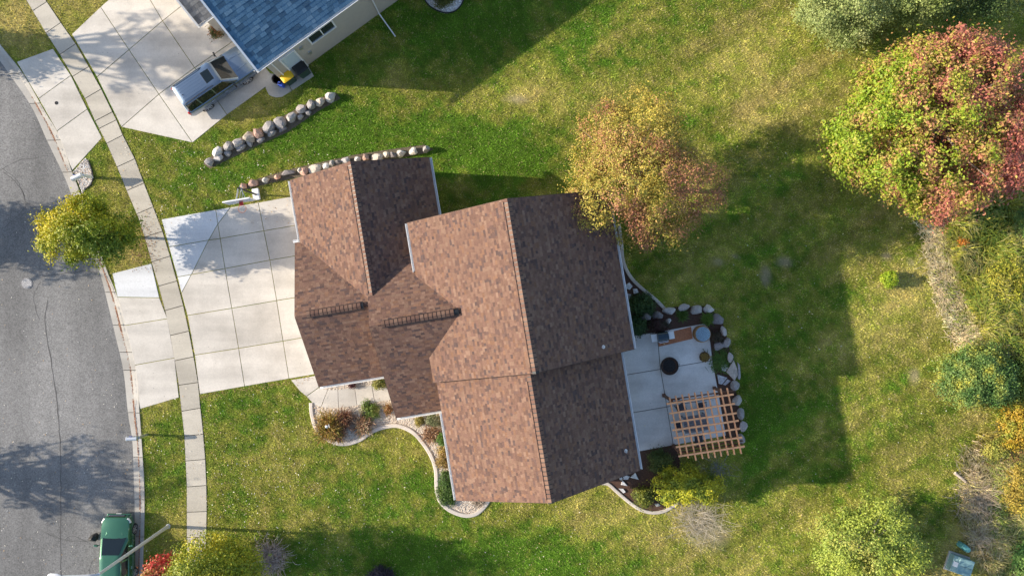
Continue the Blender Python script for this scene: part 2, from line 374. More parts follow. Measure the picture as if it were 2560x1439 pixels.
slabs('driveway_apron', [
    [(281,683),(379,658),(399,744),(294,742)], [(294,742),(399,744),(419,796),(313,813)], [(313,813),(419,796),(437,894),(338,912)], [(338,912),(437,894),(448,993),(350,1022)]],
    MAT['conc'], z=.03, mats={0: MAT['conc_new']})
slabs('driveway_apron', [
    [(42,155),(133,122),(178,189),(97,247)], [(97,247),(178,189),(219,273),(143,328)], [(143,328),(219,273),(256,345),(181,427)]], MAT['conc'], z=.03)
slabs('driveway', [
    [(180,86),(252,18),(323,125),(243,193)], [(252,18),(340,-60),(407,53),(323,125)], [(340,-60),(430,-130),(500,-20),(407,53)],
    [(243,193),(323,125),(398,236),(304,318)], [(323,125),(407,53),(487,170),(398,236)], [(407,53),(500,-20),(600,92),(487,170)],
    [(304,318),(398,236),(482,357)], [(398,236),(487,170),(568,287),(482,357)], [(487,170),(600,92),(690,200),(568,287)]], MAT['conc'], z=.032)
slabs('bin_pad', [[(664,222),(672,238),(680,242),(691,245),(706,243),(730,228),(713,190),(660,180)], [(713,190),(730,228),(786,191),(757,140),(690,150)]], MAT['conc_walk'], z=.03)
slabs('front_walk', [
    [(727,949),(800,936),(797,968),(766,990),(750,977)], [(766,990),(797,968),(820,973),(803,1017),(785,1010)],
    [(803,1017),(820,973),(845,973),(847,1020),(826,1020)], [(847,1020),(845,973),(887,967),(893,1013)], [(893,1013),(887,967),(930,962),(937,1005)],
    [(937,1005),(930,962),(1000,948),(1006,994)]], MAT['conc'], z=.034)
slabs('patio', [
    [(1552,843),(1642,829),(1651,922),(1562,937)], [(1642,829),(1760,808),(1772,820),(1781,900),(1651,922)],
    [(1562,937),(1651,922),(1667,1016),(1578,1031)], [(1651,922),(1781,900),(1798,992),(1667,1016)],
    [(1578,1031),(1667,1016),(1683,1112),(1594,1128)], [(1667,1016),(1798,992),(1815,1088),(1683,1112)]], MAT['conc_patio'], z=.04)

# ------------------------------------------------------------------ garden beds
BED_OUT = [(778,1006),(780,1033),(790,1068),(813,1093),(840,1106),(867,1108),(900,1098),(930,1078),(963,1066),(997,1064),(1033,1080),(1060,1110),(1080,1143),(1090,1177),(1092,1220),(1100,1250),(1123,1273),(1160,1287),(1190,1283),(1213,1263),(1224,1244)]
bed_curve = [tuple(v) for v in spline(BED_OUT, 6)]
front_bed = bed_curve + [(1240,1195),(1180,1100),(1130,1000),(960,930),(830,950),(800,975),(810,1010)]
BACK_CURVE = [tuple(v) for v in spline([(1547,560),(1553,607),(1558,653),(1577,693),(1607,723),(1637,747),(1660,770)], 6)]
back_bed = BACK_CURVE + [(1700,765),(1770,765),(1805,800),(1822,860),(1830,930),(1845,1000),(1855,1070),(1835,1100),(1810,1090),(1790,960),(1770,815),(1640,835),(1560,842),(1500,700)]
LOW_CURVE = [tuple(v) for v in spline([(1490,1207),(1514,1207),(1526,1213),(1541,1227),(1556,1240),(1573,1254),(1590,1266),(1605,1274),(1622,1279),(1640,1280),(1660,1276),(1676,1268),(1694,1256)], 5)]
low_bed = LOW_CURVE + [(1712,1230),(1700,1150),(1690,1110),(1600,1125),(1560,1130),(1480,1190)]
MAIL_BED = [(184,430),(213,395),(222,402),(230,425),(234,445),(228,462),(212,474),(207,484),(202,470),(190,440)]
TOP_BED = [tuple(v) for v in spline([(1050,-40),(1058,-8),(1072,14),(1095,28),(1118,33),(1140,27),(1156,8),(1160,-15),(1150,-40)], 5)]
SIDE_BED = [(925,10),(948,28),(962,18),(985,-8),(1000,-40),(940,-40)]
PORCH_BED = [(520,52),(552,22),(592,88),(575,98),(556,80)]
def flat(name, poly, mat, z, kind='structure'):
    m = MB(); pts = [wpt(*p) for p in poly]
    m.add([(x, y, z) for x, y in pts], [tuple(range(len(pts)))])
    NO_GRASS.append(poly); return m.build(name, mat, kind=kind)
flat('gravel_bed', front_bed, MAT['gravelbase'], .012); flat('gravel_bed', MAIL_BED, MAT['gravelbase'], .012)
flat('gravel_bed', TOP_BED, MAT['gravelbase'], .012); flat('gravel_bed', SIDE_BED, MAT['gravelbase'], .012); flat('gravel_bed', PORCH_BED, MAT['gravelbase'], .04)
WALL1 = [(508,410),(530,388),(560,362),(620,334),(690,300),(760,262),(838,230),(852,246),(790,282),(720,330),(640,366),(560,404),(525,422)]
WALL2 = [(600,468),(640,448),(720,424),(800,406),(880,388),(970,374),(1060,362),(1085,374),(1060,384),(960,402),(860,420),(760,440),(660,462),(606,476)]
flat('mulch_bed', WALL1, MAT['dirt'], .010); flat('mulch_bed', WALL2, MAT['dirt'], .010)
flat('mulch_bed', back_bed, MAT['mulch'], .012); flat('mulch_bed', low_bed, MAT['mulch'], .012)
def edging(curve, w, h, mat, label, cat='edging'):
    pts = [Vector(wpt(*p)) for p in curve]; n = len(pts); vs = []
    for i, p in enumerate(pts):
        d = (pts[min(i+1, n-1)] - pts[max(i-1, 0)]).normalized(); q = Vector((-d.y, d.x))
        vs += [(*(p+q*w/2), -.1), (*(p+q*w/2), h-.02), (*(p+q*w*.32), h), (*(p-q*w*.32), h), (*(p-q*w/2), h-.02), (*(p-q*w/2), -.1)]
    fs = [(i*6+k, i*6+k+1, (i+1)*6+k+1, (i+1)*6+k) for i in range(n-1) for k in range(5)] + [tuple(range(6)), tuple(range(n*6-6, n*6))]
    b = Vector((*pts[n//2], 0)); vs = [tuple(Vector(v) - b) for v in vs]
    return MB().add(vs, fs).build('bed_edging', mat, loc=b, label=label, cat=cat)
edging(bed_curve, .24, .09, MAT['conc_edge'], 'pale concrete edging winding round the front gravel bed')
edging(BACK_CURVE, .20, .09, MAT['conc_edge'], 'grey concrete edging curving beside the shaded back lawn')
edging(LOW_CURVE, .20, .09, MAT['conc_edge'], 'pale concrete edging round the dark mulch bed near the pergola')
edging(TOP_BED, .07, .08, MAT['black'], 'black edging round the white gravel circle near the blue roof')
edging([(222,402),(230,425),(234,445),(228,462),(212,474)], .08, .08, MAT['black'], 'black edging round the gravel at the mailbox foot')

def octa(n, size, flatz=.7):
    b = np.array([(1,0,0),(-1,0,0),(0,1,0),(0,-1,0),(0,0,1),(0,0,-1)], float)
    f = np.array([(0,2,4),(2,1,4),(1,3,4),(3,0,4),(2,0,5),(1,2,5),(3,1,5),(0,3,5)])
    s = size * rng.uniform(.6, 1.4, (n, 1, 1)); th = rng.uniform(0, 6.28, n)
    v = np.repeat(b[None], n, 0) * np.stack([np.ones(n), rng.uniform(.6, 1, n), np.full(n, flatz)], 1)[:, None, :]
    c, sn = np.cos(th)[:, None], np.sin(th)[:, None]
    v = np.stack([v[..., 0]*c - v[..., 1]*sn, v[..., 0]*sn + v[..., 1]*c, v[..., 2]], -1) * s
    return v, f
def scatter_px(poly, n):
    xs = [p[0] for p in poly]; ysx = [p[1] for p in poly]; out = []
    while n > 0:
        x = rng.uniform(min(xs), max(xs), n*3); y = rng.uniform(min(ysx), max(ysx), n*3)
        k = in_poly(x, y, poly); x = x[k][:n]; y = y[k][:n]; out.append(np.stack([x, y], 1)); n -= len(x)
    return np.concatenate(out)
def pebbles(poly, n, size, pal, z=.02):
    p = scatter_px(poly, n)
    for q in SLABS: p = p[~in_poly(p[:, 0], p[:, 1], q)]
    n = len(p); v, f = octa(n, size); pal = np.array(pal)
    X = (p[:, 0]-1280)/40; Y = (719.5-p[:, 1])/40
    v = v + np.stack([X, Y, np.full(n, z)], 1)[:, None, :]
    col = pal[rng.integers(0, len(pal), n)] * rng.uniform(.75, 1.2, (n, 1))
    F = (f[None] + (np.arange(n)*6)[:, None, None]).reshape(-1, 3)
    np_mesh('gravel', v.reshape(-1, 3), F, np.repeat(col, 6, 0), MAT['pebble'], kind='stuff')
PAL_CREAM = [(.78,.68,.56),(.72,.60,.48),(.82,.75,.66),(.66,.54,.43),(.70,.64,.57),(.48,.38,.30)]
PAL_WHITE = [(.80,.79,.77),(.72,.70,.68),(.6,.58,.56),(.85,.85,.84)]
pebbles(front_bed, 9000, .036, PAL_CREAM); pebbles(MAIL_BED, 1100, .05, PAL_CREAM + PAL_WHITE + [(.2,.17,.15)])
pebbles(TOP_BED, 1200, .05, PAL_WHITE); pebbles(SIDE_BED, 700, .05, PAL_WHITE + [(.4,.38,.36)]); pebbles(PORCH_BED, 500, .045, PAL_WHITE + [(.3,.28,.26)], z=.05)

# ------------------------------------------------------------------ lawn
HA = R(9.4)
def HW(u, v, z=0): return Vector((u*math.cos(HA) - v*math.sin(HA), u*math.sin(HA) + v*math.cos(HA), z))   # house axes -> place
def HPX(u, v): w = HW(u, v); return PX(w.x, w.y)
for r in ((-4.8,-4.2,5.8,4.1),(-4.7,-10.9,5.1,-4.2),(-11.4,.2,-3.9,7.9),(-11.6,-3.5,-7,4.4),(-7.5,-6,-4,3)):
    NO_GRASS.append([HPX(r[0],r[1]),HPX(r[2],r[1]),HPX(r[2],r[3]),HPX(r[0],r[3])])
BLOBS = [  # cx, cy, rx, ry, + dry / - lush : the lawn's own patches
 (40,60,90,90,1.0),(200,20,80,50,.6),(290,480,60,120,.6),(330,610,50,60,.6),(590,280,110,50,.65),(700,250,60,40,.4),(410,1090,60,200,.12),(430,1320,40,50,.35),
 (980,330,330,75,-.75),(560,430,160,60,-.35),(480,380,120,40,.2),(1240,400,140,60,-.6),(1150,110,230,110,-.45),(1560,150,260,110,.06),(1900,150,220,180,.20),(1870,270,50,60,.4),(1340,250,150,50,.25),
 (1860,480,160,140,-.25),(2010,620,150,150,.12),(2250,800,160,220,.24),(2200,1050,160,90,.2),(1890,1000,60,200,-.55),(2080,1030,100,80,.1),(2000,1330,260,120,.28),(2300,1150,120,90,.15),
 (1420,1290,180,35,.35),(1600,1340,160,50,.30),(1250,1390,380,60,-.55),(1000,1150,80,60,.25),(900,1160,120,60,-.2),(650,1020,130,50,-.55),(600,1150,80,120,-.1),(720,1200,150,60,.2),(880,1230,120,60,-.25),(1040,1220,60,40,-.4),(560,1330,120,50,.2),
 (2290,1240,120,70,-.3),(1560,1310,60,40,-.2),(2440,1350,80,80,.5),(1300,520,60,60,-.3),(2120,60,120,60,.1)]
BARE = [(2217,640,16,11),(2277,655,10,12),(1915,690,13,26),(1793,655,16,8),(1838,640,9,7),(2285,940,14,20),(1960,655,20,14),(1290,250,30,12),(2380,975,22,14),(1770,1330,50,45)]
def lawn_field(px, py):
    x, y = px/40., py/40.
    d = .42 + .55*(fbm(x*.16, y*.16, 4)-.5)*2 + .30*(fbm(x*.8+9, y*.8, 3)-.5)*2
    s = (x*.87 - y*-.0 + y*.5)  # mowing streaks run up to the right
    a = x*.52 + y*.85; b = x*.85 - y*.52
    d = d + .42*(fbm(a*1.0+40, b*.10, 3)-.5)*2*np.clip((px-900)/500, .2, 1)
    d = d + .5*(fbm(x*2.3+5, y*2.3+70, 3)-.5)*2
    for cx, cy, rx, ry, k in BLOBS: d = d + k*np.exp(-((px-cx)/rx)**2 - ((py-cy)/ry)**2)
    bare = np.zeros_like(d); nz = fbm(x*1.7+3, y*1.7, 3)
    for cx, cy, rx, ry in BARE: bare = np.maximum(bare, np.exp(-((px-cx)/rx)**2 - ((py-cy)/ry)**2) * (.4+1.1*nz))
    return np.clip(d, 0, 1.25), np.clip(bare*1.5-.25, 0, .8)
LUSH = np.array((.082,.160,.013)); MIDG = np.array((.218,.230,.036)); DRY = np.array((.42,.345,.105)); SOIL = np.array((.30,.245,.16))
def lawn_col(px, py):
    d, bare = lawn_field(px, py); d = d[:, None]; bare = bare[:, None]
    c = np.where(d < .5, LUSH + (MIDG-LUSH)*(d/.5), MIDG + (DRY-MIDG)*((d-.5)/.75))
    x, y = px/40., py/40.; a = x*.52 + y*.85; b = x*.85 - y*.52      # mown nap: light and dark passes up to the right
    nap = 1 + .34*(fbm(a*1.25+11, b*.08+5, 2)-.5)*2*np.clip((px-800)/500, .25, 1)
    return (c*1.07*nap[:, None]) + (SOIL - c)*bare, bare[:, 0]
gy = np.arange(-330, 1790, 10.); gs = np.arange(0, 3100, 10.)
GX = xC(gy)[:, None] + gs[None]; GY = np.repeat(gy[:, None], len(gs), 1)
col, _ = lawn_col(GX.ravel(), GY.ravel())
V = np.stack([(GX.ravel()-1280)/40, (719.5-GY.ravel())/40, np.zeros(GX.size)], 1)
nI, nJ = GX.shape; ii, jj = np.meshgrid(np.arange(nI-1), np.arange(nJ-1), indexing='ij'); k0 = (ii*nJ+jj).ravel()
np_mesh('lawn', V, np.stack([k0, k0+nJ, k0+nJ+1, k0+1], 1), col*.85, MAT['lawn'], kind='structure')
# grass blades: one triangle each
NB = 900000
bx = rng.uniform(-60, 2620, NB); by = rng.uniform(-60, 1500, NB)
keep = bx > xC(by) + 1
for p in NO_GRASS: keep &= ~in_poly(bx, by, p)
bx = bx[keep]; by = by[keep]
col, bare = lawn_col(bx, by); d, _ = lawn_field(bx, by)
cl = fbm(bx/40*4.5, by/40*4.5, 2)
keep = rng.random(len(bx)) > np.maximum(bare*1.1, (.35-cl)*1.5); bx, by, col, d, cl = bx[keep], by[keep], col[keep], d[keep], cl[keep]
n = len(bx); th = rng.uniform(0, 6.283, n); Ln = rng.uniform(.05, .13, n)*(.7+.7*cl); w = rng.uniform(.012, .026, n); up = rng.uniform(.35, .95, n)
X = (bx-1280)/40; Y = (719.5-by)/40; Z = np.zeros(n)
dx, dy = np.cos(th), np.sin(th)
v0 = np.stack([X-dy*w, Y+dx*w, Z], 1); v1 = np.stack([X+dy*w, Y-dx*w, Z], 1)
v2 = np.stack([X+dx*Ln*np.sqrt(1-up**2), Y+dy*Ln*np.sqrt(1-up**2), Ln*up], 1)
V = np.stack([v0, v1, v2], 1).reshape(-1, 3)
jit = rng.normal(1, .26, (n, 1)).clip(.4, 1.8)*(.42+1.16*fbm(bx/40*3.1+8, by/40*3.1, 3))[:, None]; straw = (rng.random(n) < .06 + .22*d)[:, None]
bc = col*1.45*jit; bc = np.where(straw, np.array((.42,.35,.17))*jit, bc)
np_mesh('grass', V, np.arange(3*n).reshape(-1, 3), np.repeat(bc, 3, 0), MAT['blade'], kind='stuff')

# fallen leaves on lawn, walks and gutter
def fallen(n, region, pal, size, z=.06, dens=None, name='fallen_leaves'):
    x = rng.uniform(region[0], region[2], n); y = rng.uniform(region[1], region[3], n)
    if dens is not None: k = rng.random(n) < dens(x, y); x, y = x[k], y[k]
    n = len(x); th = rng.uniform(0, 6.28, n); s = size*rng.uniform(.6, 1.4, n)
    X = (x-1280)/40; Y = (719.5-y)/40; c, sn = np.cos(th)*s, np.sin(th)*s
    zz = np.full(n, z) if np.isscalar(z) else z(x, y); t = rng.uniform(-.4, .4, n)*s
    V = np.stack([np.stack([X+c, Y+sn, zz+t], 1), np.stack([X-sn*.6, Y+c*.6, zz], 1), np.stack([X-c, Y-sn, zz-t+.01], 1), np.stack([X+sn*.6, Y-c*.6, zz], 1)], 1).reshape(-1, 3)
    pal = np.array(pal); col = pal[rng.integers(0, len(pal), n)]*rng.uniform(.7, 1.15, (n, 1))
    np_mesh(name, V, np.arange(4*n).reshape(-1, 4), np.repeat(col, 4, 0), MAT['dryleaf'], kind='stuff')
PALE = [(.75,.68,.55),(.82,.78,.70),(.6,.45,.28),(.55,.35,.15)]
def not_house(x, y):
    k = np.ones(len(x), bool)
    for p in NO_GRASS[-5:]: k &= ~in_poly(x, y, p)
    return k
fallen(4200, (365, 950, 1500, 1439), PALE, .036, .075, lambda x, y: not_house(x, y)*(.15+.85*np.exp(-((x-600)/260)**2))*(.2+.8*np.clip((y-950)/350, 0, 1))*np.clip(fbm(x/60, y/60, 2)*2.2-.5, 0, 1))
fallen(1900, (300, 330, 900, 560), PALE, .036, .075, lambda x, y: .5*np.clip(fbm(x/50, y/50, 2)*2.4-.7, 0, 1)*(y > 330+.1*(x-300)))
fallen(450, (1600, 300, 2500, 1400), [(.8,.7,.35),(.75,.72,.6)], .04, .075, lambda x, y: not_house(x, y)*.45)
fallen(900, (-10, 250, 335, 1439), PALE, .035, ROAD_Z+.015, lambda x, y: (x < xA(y)-3)*(.1+.5*np.clip((y-700)/700, 0, 1)))
def fallen_kerb(n, y0, y1, keepf):
    y = rng.uniform(y0, y1, n); f = rng.normal(.565, .035, n); x = xA(y) + (xC(y)-xA(y))*f
    k = rng.random(n) < keepf(y)*np.clip(fbm(y/30, y*0+3, 2)*2.6-.6, .05, 1); return x[k], y[k]
for y0, y1, n, kf in ((240, 430, 900, lambda y: y*0+.5), (640, 830, 1500, lambda y: y*0+.9), (830, 1000, 400, lambda y: y*0+.5), (1000, 1439, 3600, lambda y: y*0+1)):
    kx, ky = fallen_kerb(n, y0, y1, kf); m_ = len(kx); th = rng.uniform(0, 6.28, m_); sz = .04*rng.uniform(.6, 1.4, m_)
    X = (kx-1280)/40; Y = (719.5-ky)/40; cz, sz_ = np.cos(th)*sz, np.sin(th)*sz; zz = np.where((kx-xA(ky))/(xC(ky)-xA(ky)) > .6, .07, ROAD_Z+.035)
    V = np.stack([np.stack([X+cz, Y+sz_, zz], 1), np.stack([X-sz_*.6, Y+cz*.6, zz+.008], 1), np.stack([X-cz, Y-sz_, zz+.012], 1), np.stack([X+sz_*.6, Y-cz*.6, zz+.004], 1)], 1).reshape(-1, 3)
    pl = np.array([(.24,.10,.065),(.32,.16,.09),(.18,.10,.075),(.45,.25,.15)]); cl_ = pl[rng.integers(0, 4, m_)]*rng.uniform(.7, 1.15, (m_, 1))
    np_mesh('fallen_leaves', V, np.arange(4*m_).reshape(-1, 4), np.repeat(cl_, 4, 0), MAT['dryleaf'], kind='stuff')
fallen(5000, (330, 440, 480, 680), [(.25,.13,.07),(.35,.22,.12),(.2,.1,.06)], .035, .06, lambda x, y: (x > xC(y)+3)*np.exp(-((x-345)/40)**2-((y-610)/60)**2)*.7)
fallen(2500, (500, 940, 790, 1010), [(.25,.15,.08),(.35,.22,.12)], .035, .06, lambda x, y: np.exp(-((y-(992-.17*(x-500)))/6)**2)*.4*(y > 985-.17*(x-500)))
# ------------------------------------------------------------------ houses
def clip_rect(poly, a0, a1, b0, b1):
    for ax, lim, sgn in ((0, a0, 1), (0, a1, -1), (1, b0, 1), (1, b1, -1)):
        out = []
        for i in range(len(poly)):
            p, q = poly[i-1], poly[i]; dp = (p[ax]-lim)*sgn; dq = (q[ax]-lim)*sgn
            if (dp >= 0) != (dq >= 0):
                t = dp/(dp-dq); out.append((p[0]+(q[0]-p[0])*t, p[1]+(q[1]-p[1])*t))
            if dq >= 0: out.append(q)
        poly = out
    return poly
def shingle_mesh(w, ex, t, col):
    """one tab: lower edge thick, upper edge feathered"""
    v = [(0,0,0),(w,0,0),(w,ex,0),(0,ex,0),(0,0,t),(w,0,t),(w,ex,.006),(0,ex,.006)]
    return v, [(4,5,6,7),(0,1,5,4),(1,2,6,5),(3,0,4,7)]
_shared = {}
def shingle_obj(parent, M, w, ex, t, col, key):
    if key not in _shared:
        v, f = shingle_mesh(w, ex, t, col); me = bpy.data.meshes.new('shingle'); me.from_pydata(v, [], f); me.update()
        a = me.color_attributes.new('col', 'FLOAT_COLOR', 'POINT'); a.data.foreach_set('color', np.tile(np.array([*col, 1.]), len(v)).astype(np.float32))
        me.materials.append(MAT['shingle']); _shared[key] = me
    o = bpy.data.objects.new('shingle', _shared[key]); COL.objects.link(o); o.parent = parent; o.matrix_local = M
    return o
def roof_slope(root, p0, along, inward, L, run, z0, z1, ex, widths, pal, deck, single=None, name='roof_slope', tvar=(.010, .014)):
    """p0: eave corner, along: eave direction, inward: uphill, in house axes"""
    ea = Vector((along[0], along[1], 0)); hi = Vector((inward[0], inward[1], 0)); S = math.hypot(run, z1-z0)
    eb = (hi*run + Vector((0, 0, z1-z0)))/S; n = ea.cross(eb)
    if n.z < 0: n = -n
    o0 = Vector((p0[0], p0[1], z0))
    T = lambda a, b, c: o0 + ea*a + eb*b + n*c
    d = MB(); q = [(0,0),(L,0),(L,S),(0,S)]
    d.add([T(a, b, -.13) for a, b in q] + [T(a, b, 0) for a, b in q], [(0,3,2,1),(4,5,6,7),(0,1,5,4),(1,2,6,5),(2,3,7,6),(3,0,4,7)])
    slope = d.build(name, deck, parent=root)
    Vs, Fs, Cs = [], [], []; pal = np.array(pal); cnt = 0
    rows = int(math.ceil(S/ex)); pw = [w for _, w in pal_w(pal)]
    for r in range(rows):
        b0 = r*ex; b1 = min(b0+ex, S); a = -random.choice(widths)*random.random()
        run_col = random.random()
        while a < L:
            w = random.choice(widths); a0, a1 = max(a, -.01), min(a+w-.006, L+.01); full = (a >= 0 and a+w <= L and b0+ex <= S)
            ci = random.choices(range(len(pal)), pw)[0]; t = random.choice((tvar[0], tvar[0], tvar[1]))
            if a1 - a0 > .02:
                if single is not None and full and single(T(a+w/2, b0+ex/2, 0)) and cnt < 300:
                    M = Matrix.Translation(T(a, b0, 0)) @ Matrix((ea, eb, n)).transposed().to_4x4()
                    if ea.cross(eb).dot(n) < 0:
                        M = Matrix.Translation(T(a+w-.006, b0, 0)) @ Matrix((-ea, eb, n)).transposed().to_4x4()
                    shingle_obj(slope, M, w-.006, ex, t, pal[ci][:3], (round(w, 3), round(ex, 3), round(t, 4), ci, pal[0][0])); cnt += 1
                else:
                    k = len(Vs); jit = random.uniform(.85, 1.15)
                    for (aa, bb, cc) in ((a0,b0,0),(a1,b0,0),(a1,b1,0),(a0,b1,0),(a0,b0,t),(a1,b0,t),(a1,b1,.006),(a0,b1,.006)):
                        Vs.append(T(aa, bb, cc)); Cs.append(pal[ci][:3]*jit)
                    Fs += [(k+4,k+5,k+6,k+7),(k,k+1,k+5,k+4),(k+1,k+2,k+6,k+5),(k+3,k,k+4,k+7)]
            a += w
    np_mesh('shingles', [tuple(v) for v in Vs], Fs, np.array(Cs), MAT['shingle'], parent=slope, kind='stuff')
    return slope, cnt
def pal_w(pal): return [(p, p[3]) for p in pal]
BROWN = [(.190,.114,.083,5),(.175,.103,.076,5),(.155,.090,.069,4.5),(.215,.134,.097,2.5),(.125,.077,.064,3),(.10,.068,.062,1.6),(.20,.112,.074,2)]
BLUE = [(.075,.155,.24,5),(.095,.185,.275,4),(.062,.13,.20,4),(.12,.21,.295,2.5),(.048,.10,.16,3)]
GREY = [(.20,.205,.21,5),(.25,.255,.26,4),(.15,.155,.165,4),(.30,.30,.30,2),(.11,.115,.12,2)]
def pent(mb, axis, a0, a1, c0, c1, zt, zr, inset_=.32):
    """house body: box with a gable on top; axis 'v' = ridge runs along v"""
    m = (c0+c1)/2
    prof = [(c0+inset_, -.3), (c1-inset_, -.3), (c1-inset_, zt-.1), (m, zr-.28), (c0+inset_, zt-.1)]
    A, B = a0+inset_, a1-inset_
    f = (lambda a, c, z: (c, a, z)) if axis == 'v' else (lambda a, c, z: (a, c, z))
    vs = [f(A, c, z) for c, z in prof] + [f(B, c, z) for c, z in prof]
    return mb.add(vs, [(0,1,2,3,4),(5,9,8,7,6)] + [(i, (i+1) % 5, 5+(i+1) % 5, 5+i) for i in range(5)])
def ridge_caps(root, a, b, z, piece, wid, slope, pal, mat=None, lift=.05, under=True, share=[0]):
    """bent cap shingles over a ridge; (a, b) in house axes"""
    a = Vector((*a, z)); b = Vector((*b, z)); d = (b-a); L = d.length; d.normalize(); q = Vector((-d.y, d.x, 0))
    if under:
        m = MB(); w = wid*.92; vs = []
        for p in (a, b): vs += [p+q*w-Vector((0,0,w*slope-lift*.2)), p+q*w-Vector((0,0,w*slope-lift*.6)), p+Vector((0,0,lift*.6)), p-q*w-Vector((0,0,w*slope-lift*.6)), p-q*w-Vector((0,0,w*slope-lift*.2))]
        m.add(vs, [(0,1,6,5),(1,2,7,6),(2,3,8,7),(3,4,9,8),(0,4,3,2,1),(5,6,7,8,9)]).build('ridge_vent', MAT['black'], parent=root)
    n = int(L/piece); meshes = []
    for c in pal[:4]:
        s = piece*.80; dr = wid*slope; v = []
        for x, l in ((0, lift+.016), (s, lift)):
            v += [(x, wid, -dr+l-.03), (x, wid, -dr+l), (x, 0, l+.005), (x, -wid, -dr+l), (x, -wid, -dr+l-.03)]
        me = bpy.data.meshes.new('ridge_cap'); me.from_pydata(v, [], [(0,1,6,5),(1,2,7,6),(2,3,8,7),(3,4,9,8),(0,4,3,2,1),(5,6,7,8,9)]); me.update()
        at = me.color_attributes.new('col', 'FLOAT_COLOR', 'POINT'); at.data.foreach_set('color', np.tile(np.array([*c[:3], 1.])*1.0, 10).astype(np.float32))
        me.materials.append(MAT['shingle']); meshes.append(me)
    for i in range(n):
        o = bpy.data.objects.new('ridge_cap', random.choice(meshes)); COL.objects.link(o); o.parent = root
        o.matrix_local = Matrix.Translation(a + d*(i*piece)) @ Matrix((d, q, Vector((0,0,1)))).transposed().to_4x4()
def vent_shade_rails(root, a, b, z, wid, slope, lift):
    """black bars drawn as the shadow outline of a raised ridge vent"""
    a = Vector((*a, z)); b = Vector((*b, z)); d = (b-a).normalized(); q = Vector((-d.y, d.x, 0)); m = MB()
    for s in (1, -1):
        o = q*s*(wid+.03) + Vector((0, 0, lift-wid*slope-.01)); m.bar(a+o, b+o, .028, .045)
    m.bar(b+q*(wid+.03)+Vector((0,0,lift-.05)), b-q*(wid+.03)+Vector((0,0,lift-.05)), .045, .08)
    m.build('ridge_shade_strip', MAT['black'], parent=root)  # bars stand where the raised vent only throws a thin shadow
def gutter(root, a, b, z, side, mat=None):
    """white open-topped gutter along an eave; side = outward direction"""
    a = Vector((*a, z)); b = Vector((*b, z)); s = Vector((*side, 0)); m = MB()
    prof = [(-.01,0),(-.01,-.12),(.10,-.12),(.14,-.02),(.14,.0),(.115,.0),(.09,-.095),(.012,-.095),(.012,0)]
    vs = [a + s*x + Vector((0,0,y)) for x, y in prof] + [b + s*x + Vector((0,0,y)) for x, y in prof]; k = len(prof)
    m.add(vs, [(i, (i+1) % k, k+(i+1) % k, k+i) for i in range(k)] + [tuple(range(k)), tuple(range(k, 2*k))])
    return m.build('gutter', MAT['white'], parent=root)
def fascia(root, p, q, mat=None, w=.16):
    m = MB(); p = Vector(p); q = Vector(q); m.bar(p - Vector((0,0,.09)), q - Vector((0,0,.09)), .03, w)
    return m.build('rake_board', MAT['white'], parent=root)

house = empty('brown_house', (0, 0, 0), HA, 'large house with several brown shingled gable roofs beside the pale driveway', 'house')
wb = MB()
pent(wb, 'v', -4.45, 4.5, -5.17, 6.15, 5.0, 8.5); pent(wb, 'v', -11.25, -4.1, -5.04, 5.45, 4.6, 8.0)
pent(wb, 'v', .8, 8.3, -11.77, -3.52, 3.0, 5.4); pent(wb, 'u', -12.06, -7.0, -3.85, 4.65, 3.0, 5.4); pent(wb, 'u', -7.9, -3.0, -6.38, 4.82, 3.0, 6.4)
wb.build('wall', MAT['brownsiding'], parent=house)
WID = [.13, .16, .20, .24, .29]
EX = .14
camh = Vector((-1.2, 2.0, 8))
single = lambda p: p.x > -3.4 and p.x < .3 and 0.6 < p.y < 3.6
roof_slope(house, (-5.17,-4.45), (0,1), (1,0), 8.95, 5.66, 5.0, 8.5, EX, WID, BROWN, MAT['deck'], single)
roof_slope(house, (6.15,-4.45), (0,1), (-1,0), 8.95, 5.66, 5.0, 8.5, EX, WID, BROWN, MAT['deck'])
roof_slope(house, (-5.04,-11.25), (0,1), (1,0), 7.1, 5.245, 4.6, 8.0, EX, WID, BROWN, MAT['deck'])
roof_slope(house, (5.45,-11.25), (0,1), (-1,0), 7.1, 5.245, 4.6, 8.0, EX, WID, BROWN, MAT['deck'])
roof_slope(house, (-11.77,.42), (0,1), (1,0), 7.88, 4.125, 3.0, 5.4, EX, WID, BROWN, MAT['deck'])
roof_slope(house, (-3.52,.42), (0,1), (-1,0), 7.88, 4.125, 3.0, 5.4, EX, WID, BROWN, MAT['deck'])
roof_slope(house, (-12.06,-3.85), (1,0), (0,1), 5.2, 4.25, 3.0, 5.4, EX, WID, BROWN, MAT['deck'])
roof_slope(house, (-12.06,4.65), (1,0), (0,-1), 4.4, 4.25, 3.0, 5.4, EX, WID, BROWN, MAT['deck'])
roof_slope(house, (-7.9,-6.38), (1,0), (0,1), 6.2, 5.6, 3.0, 6.4, EX, WID, BROWN, MAT['deck'])
roof_slope(house, (-7.9,3.45), (1,0), (0,-1), 6.2, 4.23, 3.83, 6.4, EX, WID, BROWN, MAT['deck'])
ridge_caps(house, (.49,4.52), (.49,-4.5), 8.5, .235, .19, .60, BROWN)
ridge_caps(house, (.205,-4.46), (.205,-11.28), 8.0, .235, .19, .63, BROWN)
ridge_caps(house, (-7.645,8.33), (-7.645,.75), 5.4, .235, .19, .57, BROWN)
ridge_caps(house, (-11.4,.40), (-8.25,.40), 5.4, .235, .17, .56, BROWN, lift=.10)
ridge_caps(house, (-7.25,-.78), (-3.05,-.78), 6.4, .235, .17, .60, BROWN, lift=.10)
